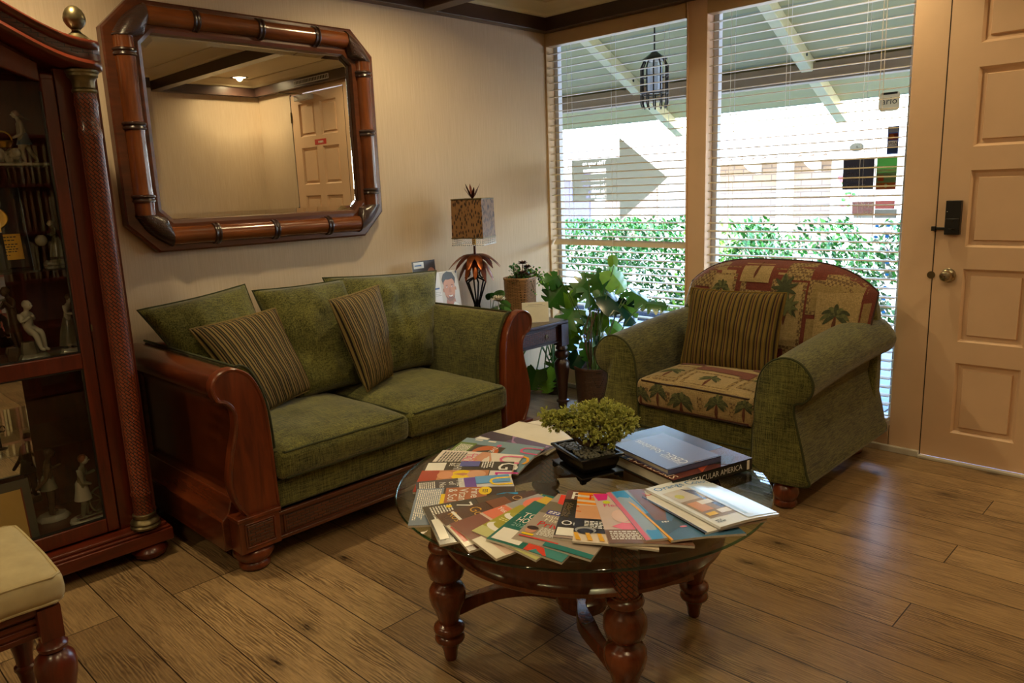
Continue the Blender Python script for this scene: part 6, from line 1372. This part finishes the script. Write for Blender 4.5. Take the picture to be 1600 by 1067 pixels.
# columns
for s in (-1, 1):
    cx_ = -3.046 if s > 0 else 2*KC+3.046; cy_ = -.512
    g = MB().m('bronze'); g.lathe([(.055, .142), (.056, .15), (.05, .156), (.054, .163), (.05, .172), (.04, .18), (.044, .19), (.043, .197), (.038, .2)], (cx_, cy_, 0), 28); co = g.build('column_base', cb)
    g = MB().m('weave_col'); g.lathe_uv([(.036, .2), (.036, .27), (.0385, .275), (.0385, .285), (.036, .29), (.0375, .9), (.0365, 1.63), (.039, 1.635), (.039, 1.66), (.0365, 1.665), (.0365, 1.74), (.039, 1.745), (.037, 1.77), (.036, 1.79)], (cx_, cy_, 0), 32); g.build('woven_column', cb)
    g = MB().m('bronze'); g.lathe([(.037, 1.785), (.041, 1.79), (.041, 1.797), (.036, 1.803), (.037, 1.825), (.042, 1.835), (.05, 1.842), (.05, 1.85), (.054, 1.855), (.054, 1.862), (.04, 1.866)], (cx_, cy_, 0), 28); g.build('capital', cb)
    g = MB().m('bronze'); g.lathe([(.0, 1.955), (.05, 1.955), (.048, 1.966), (.036, 1.972), (.032, 1.978), (.02, 1.986), (.014, 1.993), (.014, 1.999), (.018, 2.002), (.028, 2.012), (.035, 2.026), (.036, 2.036), (.033, 2.05), (.026, 2.064), (.015, 2.074), (.006, 2.078), (0, 2.079)], (cx_, cy_, 0), 28); g.build('finial', cb)
# cornice following the swan line: profile lofted across x, round ends over the columns
def cornice():
    g = MB(); N_ = 60
    def prof(x):
        a = arch(x); e = (-3.046-x) if x > KC else (x-(2*KC+3.046))
        r = .066; yf = -.512-r
        if e < 0: yf = -.512-math.sqrt(max(0, r*r-e*e))
        dz = [(0, 1.862), (.010, 1.868), (.016, 1.876), (.010, 1.888), (-.002, 1.892), (-.004, 1.905), (-.004, 1.925), (.004, 1.930), (.008, 1.936), (.014, 1.942), (.014, 1.95), (.006, 1.957), (-.02, 1.960)]
        k = 1 if e >= 0 else max(.0, math.sqrt(max(0, 1-(e/r)**2)))
        return [(x, yf-d*k, z+a) for d, z in dz]+[(x, -.1, 1.96+a), (x, -.1, 1.862+a)]
    xs = [(2*KC+3.046)-.066*math.cos(PI/2*i/8) for i in range(9)]+[(2*KC+3.046)+(-3.046-(2*KC+3.046))*i/N_ for i in range(1, N_)]+[-3.046+.066*math.sin(PI/2*i/8) for i in range(9)]
    g.m('cab_x'); rings = [prof(x) for x in xs]; R = [[g.v(p) for p in r] for r in rings]; n_ = len(R[0])
    for a, b_ in zip(R, R[1:]):
        for i in range(n_):
            g.m('weave_wood' if i == 5 else 'cab_x'); g.f([a[i], a[(i+1) % n_], b_[(i+1) % n_], b_[i]])
    g.m('cab_x'); g.f(R[0]); g.f(R[-1]); return g
cornice().build('cornice', cb, ang=50)
g = MB().m('cab_x'); g.box(KX0+.03, KX1-.03, FYc+.03, KY1, 1.9, 1.95); g.build('top_board', cb)
g = MB().m('bronze'); g.lathe([(.003, -.012), (.003, .012)], (DX1+.003, FYc-.012, 1.64), 8); g.lathe([(.003, -.012), (.003, .012)], (DX1+.003, FYc-.012, .95), 8); g.build('hinge', d_o)

# ------------------------------------------------------------------ porcelain figures
def skin(name, parent, V, E, R, mat, sub=1, loc=(0, 0, 0), rotz=0, sc=1):
    me = bpy.data.meshes.new(name); me.from_pydata([Vector(v)*sc for v in V], E, []); o = bpy.data.objects.new(name, me); COL.objects.link(o)
    sm = o.modifiers.new('skin', 'SKIN'); sm.use_smooth_shade = True
    sv_ = me.skin_vertices[0].data if me.skin_vertices else None
    if sv_ is None:
        bm = bmesh.new(); bm.from_mesh(me); bm.verts.layers.skin.verify(); bm.to_mesh(me); bm.free(); sv_ = me.skin_vertices[0].data
    for i, r in enumerate(R): rr_ = r if isinstance(r, tuple) else (r, r); sv_[i].radius = (rr_[0]*sc, rr_[1]*sc)
    sv_[0].use_root = True
    ss = o.modifiers.new('sub', 'SUBSURF'); ss.levels = sub; ss.render_levels = sub
    me.materials.append(MT[mat]); o.parent = parent; o.location = Vector(loc)-WL(parent); o.rotation_euler = (0, 0, rotz); return o
# unit figure, 1.0 tall standing, facing +x ; joints: pelvis chest neck head, arms, legs
def figure(parent, loc, rotz, H, mat, head='porcelain', pose='stand', hair='hair_glaze', arms=None, dress=None):
    if pose == 'sit': pel, kl, kr, fl, fr_ = (0, 0, .33), (.2, .07, .36), (.2, -.07, .34), (.22, .08, .06), (.26, -.06, .08)
    elif pose == 'stride': pel, kl, kr, fl, fr_ = (0, 0, .48), (.09, .06, .27), (-.08, -.05, .26), (.04, .06, .03), (-.2, -.05, .05)
    else: pel, kl, kr, fl, fr_ = (0, 0, .5), (.02, .07, .27), (.02, -.06, .27), (0, .08, .03), (-.02, -.07, .03)
    ch = (pel[0]+.03, 0, pel[2]+.26); nk = (ch[0]+.02, 0, ch[2]+.09); hd = (nk[0]+.03, 0, nk[2]+.09); top = (hd[0], 0, hd[2]+.055)
    arms = arms or [((.04, .16, ch[2]-.08), (.16, .10, ch[2]-.12)), ((.04, -.16, ch[2]-.08), (.16, -.10, ch[2]-.10))]
    V = [pel, (pel[0]+.01, 0, pel[2]+.13), ch, nk, hd, top, (ch[0], .10, ch[2]+.03), arms[0][0], arms[0][1], (ch[0], -.10, ch[2]+.03), arms[1][0], arms[1][1], kl, fl, kr, fr_, (fl[0]+.07, fl[1], fl[2]-.01), (fr_[0]+.07, fr_[1], fr_[2]-.01)]
    E_ = [(0, 1), (1, 2), (2, 3), (3, 4), (4, 5), (2, 6), (6, 7), (7, 8), (2, 9), (9, 10), (10, 11), (0, 12), (12, 13), (0, 14), (14, 15), (13, 16), (15, 17)]
    R_ = [(.085, .095), .07, (.075, .1), .032, .062, .05, .045, .033, .026, .045, .033, .026, .055, .035, .055, .035, .026, .026]
    b_ = skin('body', parent, V, E_, R_, mat, 1, loc, rotz, H)
    g = MB(); c, s = math.cos(rotz), math.sin(rotz)
    def W_(p): return (loc[0]+H*(p[0]*c-p[1]*s), loc[1]+H*(p[0]*s+p[1]*c), loc[2]+H*p[2])
    g.m(head); g.ball(W_((hd[0]+.012, 0, hd[2]+.0)), .062*H, 12, (1, .9, 1.15)); g.ball(W_((hd[0]+.078, 0, hd[2]-.005)), .014*H, 6)
    g.m('ink')
    for sy in (-1, 1): g.ball(W_((hd[0]+.066, sy*.022, hd[2]+.012)), .007*H, 6)
    g.build('face', b_ if False else parent)
    g = MB().m(hair); g.ball(W_((hd[0]-.012, 0, hd[2]+.022)), .069*H, 12, (1, 1, 1)); g.build('hair', parent)
    if dress:
        g = MB().m(dress[0]); z1, z0, r0 = pel[2]+.12, dress[1], dress[2]
        g.lathe([(.06*H, z1*H), (.085*H, (z1-.05)*H), (r0*.75*H, (z1+z0)/2*H), (r0*H, z0*H), (r0*.9*H, z0*H)], W_((pel[0], 0, 0)), 20, cap=False); g.build('dress', parent)
    return b_
def base(parent, c, r, h, mat='porcelain_grey', sq=(1, .8)):
    g = MB().m(mat); rings = []
    for k, (rr_, z) in enumerate([(1, 0), (1.02, .3), (.95, .6), (.8, 1)]): rings.append([(c[0]+r*rr_*sq[0]*math.cos(t*PI/10)*(1+.06*math.sin(t*1.7)), c[1]+r*rr_*sq[1]*math.sin(t*PI/10)*(1+.06*math.sin(t*2.3)), c[2]+h*z) for t in range(20)])
    g.loft(rings); return g.build('figurine_base', parent)
Z1 = 1.543
f1 = thing('girl_figurine', 'porcelain girl in a pink bonnet and blue skirt on the top glass shelf', 'figurine', (-3.24, -.26, Z1))
g = MB().m('porcelain'); g.box(-3.36, -3.13, -.30, -.22, Z1, Z1+.015); g.build('figurine_base', f1, bevel=.004)
figure(f1, (-3.195, -.26, Z1+.012), PI, .19, 'porcelain', pose='stride', hair='porcelain_pink', arms=[((.05, .12, .55), (.20, .07, .48)), ((.05, -.12, .55), (.20, -.07, .48))], dress=('porcelain_blue', .36, .14))
g = MB().m('porcelain_pink'); g.loft([[(-3.195+.0+x, -.26+y, Z1+.16+z) for x, y, z in r] for r in ([(-.012, -.014, .02), (-.012, .014, .02), (.0, 0, .03)], [(.01, -.012, .012), (.01, .012, .012), (.012, 0, .018)], [(.035, -.002, .002), (.035, .002, .002), (.035, 0, .004)])]); g.build('bonnet_tail', f1)
g = MB().m('gold'); g.lathe([(.02, 0), (.032, .02), (.03, .024), (.018, .004)], (-3.262, -.26, Z1+.07), 14, cap=False); g.tube([(-3.262+.03*math.cos(t*PI/8), -.26, Z1+.092+.035*math.sin(t*PI/8)) for t in range(9)], .003, 6); g.build('basket', f1)
g = MB().m('porcelain'); q = random.Random(2)
for i in range(16): g.ball((-3.275+q.uniform(-.05, .05), -.26+q.uniform(-.02, .02), Z1+.035+q.uniform(-.015, .028)), q.uniform(.014, .02), 8)
g.build('draped_bench', f1)
Z2 = 1.178
f2 = thing('kneeling_figurine', 'pale green and white porcelain figure with a globe on the lower glass shelf', 'figurine', (-3.15, -.24, Z2))
base(f2, (-3.145, -.24, Z2), .045, .02, 'porcelain_grey'); figure(f2, (-3.135, -.24, Z2+.015), PI, .15, 'porcelain_grey', pose='stand', hair='porcelain', dress=('porcelain_grey', .1, .2))
g = MB().m('porcelain'); g.ball((-3.185, -.24, Z2+.095), .022, 12); g.build('globe', f2)
f3 = thing('award_plaque', 'black plaque with gold seal and gold engraved plate on the glass shelf', 'plaque', (-3.3, -.25, Z2))
Mpl = T(-3.46, -.25, Z2+.001) @ RX(math.radians(82))
g = MB().m('plaque'); g.xf(Mpl); g.box(0, .235, 0, .295, -.012, 0); g.m('porcelain_blue'); g.box(.232, .235, 0, .295, -.0125, .001); g.xf(); g.build('plaque_board', f3, bevel=.002)
g = MB().m('gold'); g.xf(Mpl); g.rect(.07, .21, .03, .125, .001)
g.m('ink')
for i, (w_, z) in enumerate([(.11, .112), (.08, .1), (.115, .085), (.10, .076), (.112, .067), (.09, .058), (.05, .045)]): 
    q = random.Random(i); x = .14-w_/2
    while x < .14+w_/2: d = q.uniform(.004, .012); g.rect(x, x+d, z, z+.004, .0014); x += d+.003
g.xf(); g.build('engraved_plate', f3, smooth=False, fixn=False)
g = MB().m('gold'); g.xf(Mpl); g.lathe([(.036, 0), (.038, .003), (.034, .005), (.03, .003), (.024, .005), (.018, .003), (.01, .005), (0, .005)], (.145, .185, .001), 32, cap=False); g.xf(); g.build('gold_seal', f3, fixn=False)
card('leaning_photo', 'small bright photo card leaning in front of the black plaque', T(-3.44, -.275, 1.36) @ RX(math.radians(82)) if False else T(-3.415, -.30, Z2+.001) @ RX(math.radians(80)), .1, .245, [('r', 0, 1, .55, 1, (226, 210, 180)), ('e', .7, .76, .3, .08, (200, 60, 50)), ('r', .6, 1, .56, .64, (230, 180, 50))], .002, 'plaque', 'photo')
Z3 = .831
f4 = thing('flute_player_figurine', 'brown glazed flute player figurine standing at the left of the wooden shelf', 'figurine', (-3.31, -.22, Z3))
base(f4, (-3.315, -.22, Z3), .045, .05, 'porcelain_brown'); figure(f4, (-3.31, -.22, Z3+.04), PI+.4, .235, 'porcelain_brown', 'porcelain_brown', 'stand', 'porcelain_brown', [((.08, .13, .68), (.13, .02, .79)), ((.08, -.13, .68), (.13, .06, .80))])
g = MB().m('porcelain_grey'); g.tube([(-3.335, -.235, Z3+.235), (-3.39, -.27, Z3+.222)], .0035, 6); g.build('flute', f4)
f5 = thing('seated_boy_figurine', 'porcelain boy seated on a mossy rock, in front of the flute player', 'figurine', (-3.285, -.30, Z3))
base(f5, (-3.285, -.30, Z3), .052, .03); base(f5, (-3.295, -.30, Z3+.025), .028, .05, 'porcelain_grey', (1, 1)); figure(f5, (-3.295, -.30, Z3+.03), -.9, .235, 'porcelain', 'porcelain', 'sit', 'porcelain', [((.05, .15, .52), (.12, .03, .62)), ((.05, -.15, .52), (.13, -.02, .6))])
f6 = thing('seated_lady_figurine', 'small porcelain lady in a grey dress at the right of the wooden shelf', 'figurine', (-3.14, -.27, Z3))
base(f6, (-3.145, -.27, Z3), .042, .025, 'porcelain'); figure(f6, (-3.145, -.27, Z3+.02), -.6, .21, 'porcelain', 'porcelain', 'stand', 'porcelain_brown', None, ('porcelain_grey', .08, .2))
Z4 = .166
f7 = thing('coachman_figurine', 'porcelain man in a long pale coat with a wheel at the cabinet bottom', 'figurine', (-3.19, -.36, Z4))
g = MB().m('porcelain'); g.lathe([(0, 0), (.062, 0), (.064, .012), (.06, .02), (0, .02)], (0, 0, 0), 28); 
for v_ in g.bm.verts: v_.co = Vector((v_.co.x*1.25-3.185, v_.co.y*.85-.34, v_.co.z+Z4))
g.m('burgundy'); g.box(-3.235, -3.135, -.37, -.31, Z4+.0195, Z4+.021); g.build('figurine_base', f7)
figure(f7, (-3.205, -.34, Z4+.02), -.5, .25, 'porcelain_grey', 'porcelain', 'stand', 'hair_glaze', [((.06, .15, .66), (.2, .12, .72)), ((.06, -.15, .62), (.16, -.04, .55))], ('porcelain', .30, .13))
g = MB().m('porcelain_grey'); cw = (-3.14, -.34, Z4+.075)
g.tube([(cw[0]+.045*math.cos(t*PI/12), cw[1], cw[2]+.052*math.sin(t*PI/12)) for t in range(24)], .004, 6, closed=True)
for k in range(4): a = k*PI/4; g.tube([(cw[0]-.045*math.cos(a), cw[1], cw[2]-.052*math.sin(a)), (cw[0]+.045*math.cos(a), cw[1], cw[2]+.052*math.sin(a))], .002, 5)
g.tube([(-3.245, -.37, Z4+.03), (-3.11, -.365, Z4+.032)], .003, 6); g.build('wheel', f7)
f8 = thing('standing_figurine', 'dark grey porcelain figure on an oval base deeper in the cabinet bottom', 'figurine', (-3.30, -.22, Z4))
base(f8, (-3.285, -.20, Z4), .06, .022, 'porcelain'); figure(f8, (-3.285, -.20, Z4+.018), -.3, .27, 'porcelain_brown', 'porcelain_brown', 'stand', 'porcelain_brown', [((.06, .15, .66), (.2, .12, .72)), ((.0, -.15, .6), (-.16, -.12, .45))], ('porcelain_grey', .4, .12))
card('framed_certificate', 'grey framed certificate leaning in the cabinet bottom behind the bench', T(-3.62, -.42, Z4+.001) @ RX(math.radians(80)), .235, .25, [('r', .13, .87, .13, .87, (196, 160, 90)), ('r', .11, .13, .11, .89, (110, 40, 30)), ('r', .87, .89, .11, .89, (110, 40, 30))], .015, flat('greyframe', 74, 74, 66), 'frame')
g = MB().m('iron'); zc = .528; g.lathe([(.022, 0), (.022, .003), (.004, .006), (.004, .06), (.01, .066), (.003, .075), (.003, .1), (.0, .102)], (-3.44, -.32, zc), 14); g.tube([(-3.44+.022*math.cos(t), -.32, zc+.075+.012*math.sin(t*2)) for t in [k*.5 for k in range(13)]], .002, 5)
tag(g.build('candle_holder'), 'small black metal candle holder on the lowest glass shelf', 'candle holder')

# ------------------------------------------------------------------ bench in the lower left corner
bc_ = thing('upholstered_stool', 'cream suede stool with turned red wood legs in the lower left corner', 'stool', (-3.83, -1.25, 0))
boxcushion('seat', bc_, -4.1, -3.565, -1.485, -1.03, .415, .50, 'cream', 'cream', crown=.018, r=.03)
g = MB().m('cab_x')
for (x0, x1, y0, y1) in ((-4.05, -3.61, -1.45, -1.43), (-4.05, -3.61, -1.085, -1.065)):
    for k in range(4): g.box(x0, x1, y0, y1, .33+.02*k, .345+.02*k)
for (x0, x1) in ((-4.08, -4.06), (-3.605, -3.585)):
    for k in range(4): g.box(x0, x1, -1.42, -1.09, .33+.02*k, .345+.02*k)
g.box(-4.075, -3.59, -1.47, -1.045, .40, .416); g.box(-4.05, -3.61, -1.44, -1.445, .33, .4); g.box(-4.05, -3.61, -1.07, -1.075, .33, .4); g.box(-4.07, -4.065, -1.42, -1.09, .33, .4); g.box(-3.6, -3.595, -1.42, -1.09, .33, .4)
g.build('seat_rail', bc_, bevel=.002)
for lx_ in (-4.06, -3.607):
    for ly_ in (-1.453, -1.062):
        g = MB().m('cab'); g.box(lx_-.026, lx_+.026, ly_-.026, ly_+.026, .325, .412)
        g.lathe([(0, 0), (.018, 0), (.02, .02), (.026, .05), (.03, .055), (.03, .065), (.022, .07), (.024, .1), (.035, .16), (.046, .21), (.05, .245), (.045, .268), (.03, .285), (.026, .288), (.034, .293), (.036, .303), (.03, .31), (.028, .325)], (lx_, ly_, 0), 28); g.build('leg', bc_, ang=45)

# ------------------------------------------------------------------ what the cabinet glass reflects: a records shelf behind the camera
rs = thing('records_shelf', 'dark red records shelf against the wall behind the camera, seen in the cabinet glass', 'shelf', (-2.86, -3.82, 0))
g = MB().m('rug_red')
for z in (.02, .52, .86, 1.2, 1.54, 1.88): g.box(-3.66, -2.06, -3.965, -3.69, z, z+.02)
for x in (-3.66, -3.13, -2.6, -2.08): g.box(x, x+.02, -3.965, -3.69, .02, 1.9)
g.build('shelf_frame', rs, smooth=False)
cols_ = [flat('folder%d' % i, *c, .7) for i, c in enumerate([(206, 190, 150), (196, 180, 146), (214, 204, 180), (186, 140, 110)])]
prot = []
for c in cols_:
    g = MB().m(c); g.box(0, .016, 0, .24, 0, .29); o = g.build('record_folder', smooth=False); tag(o, 'buff record folder standing upright in the records shelf', 'folder', 'record folders in the records shelf'); prot.append(o)
q = random.Random(9); n_ = 0
for z in (.88, 1.22, 1.56):
    for xb in (-3.64, -3.11, -2.58):
        x = xb+.01
        while x < xb+.46:
            o = prot[n_] if n_ < 4 else prot[q.randrange(4)].copy()
            if n_ >= 4: COL.objects.link(o)
            o.location = (x, -3.955, z+.001); o.rotation_euler = (0, 0, 0); o.scale = (1, 1, q.uniform(.82, 1)); x += q.uniform(.018, .055); n_ += 1
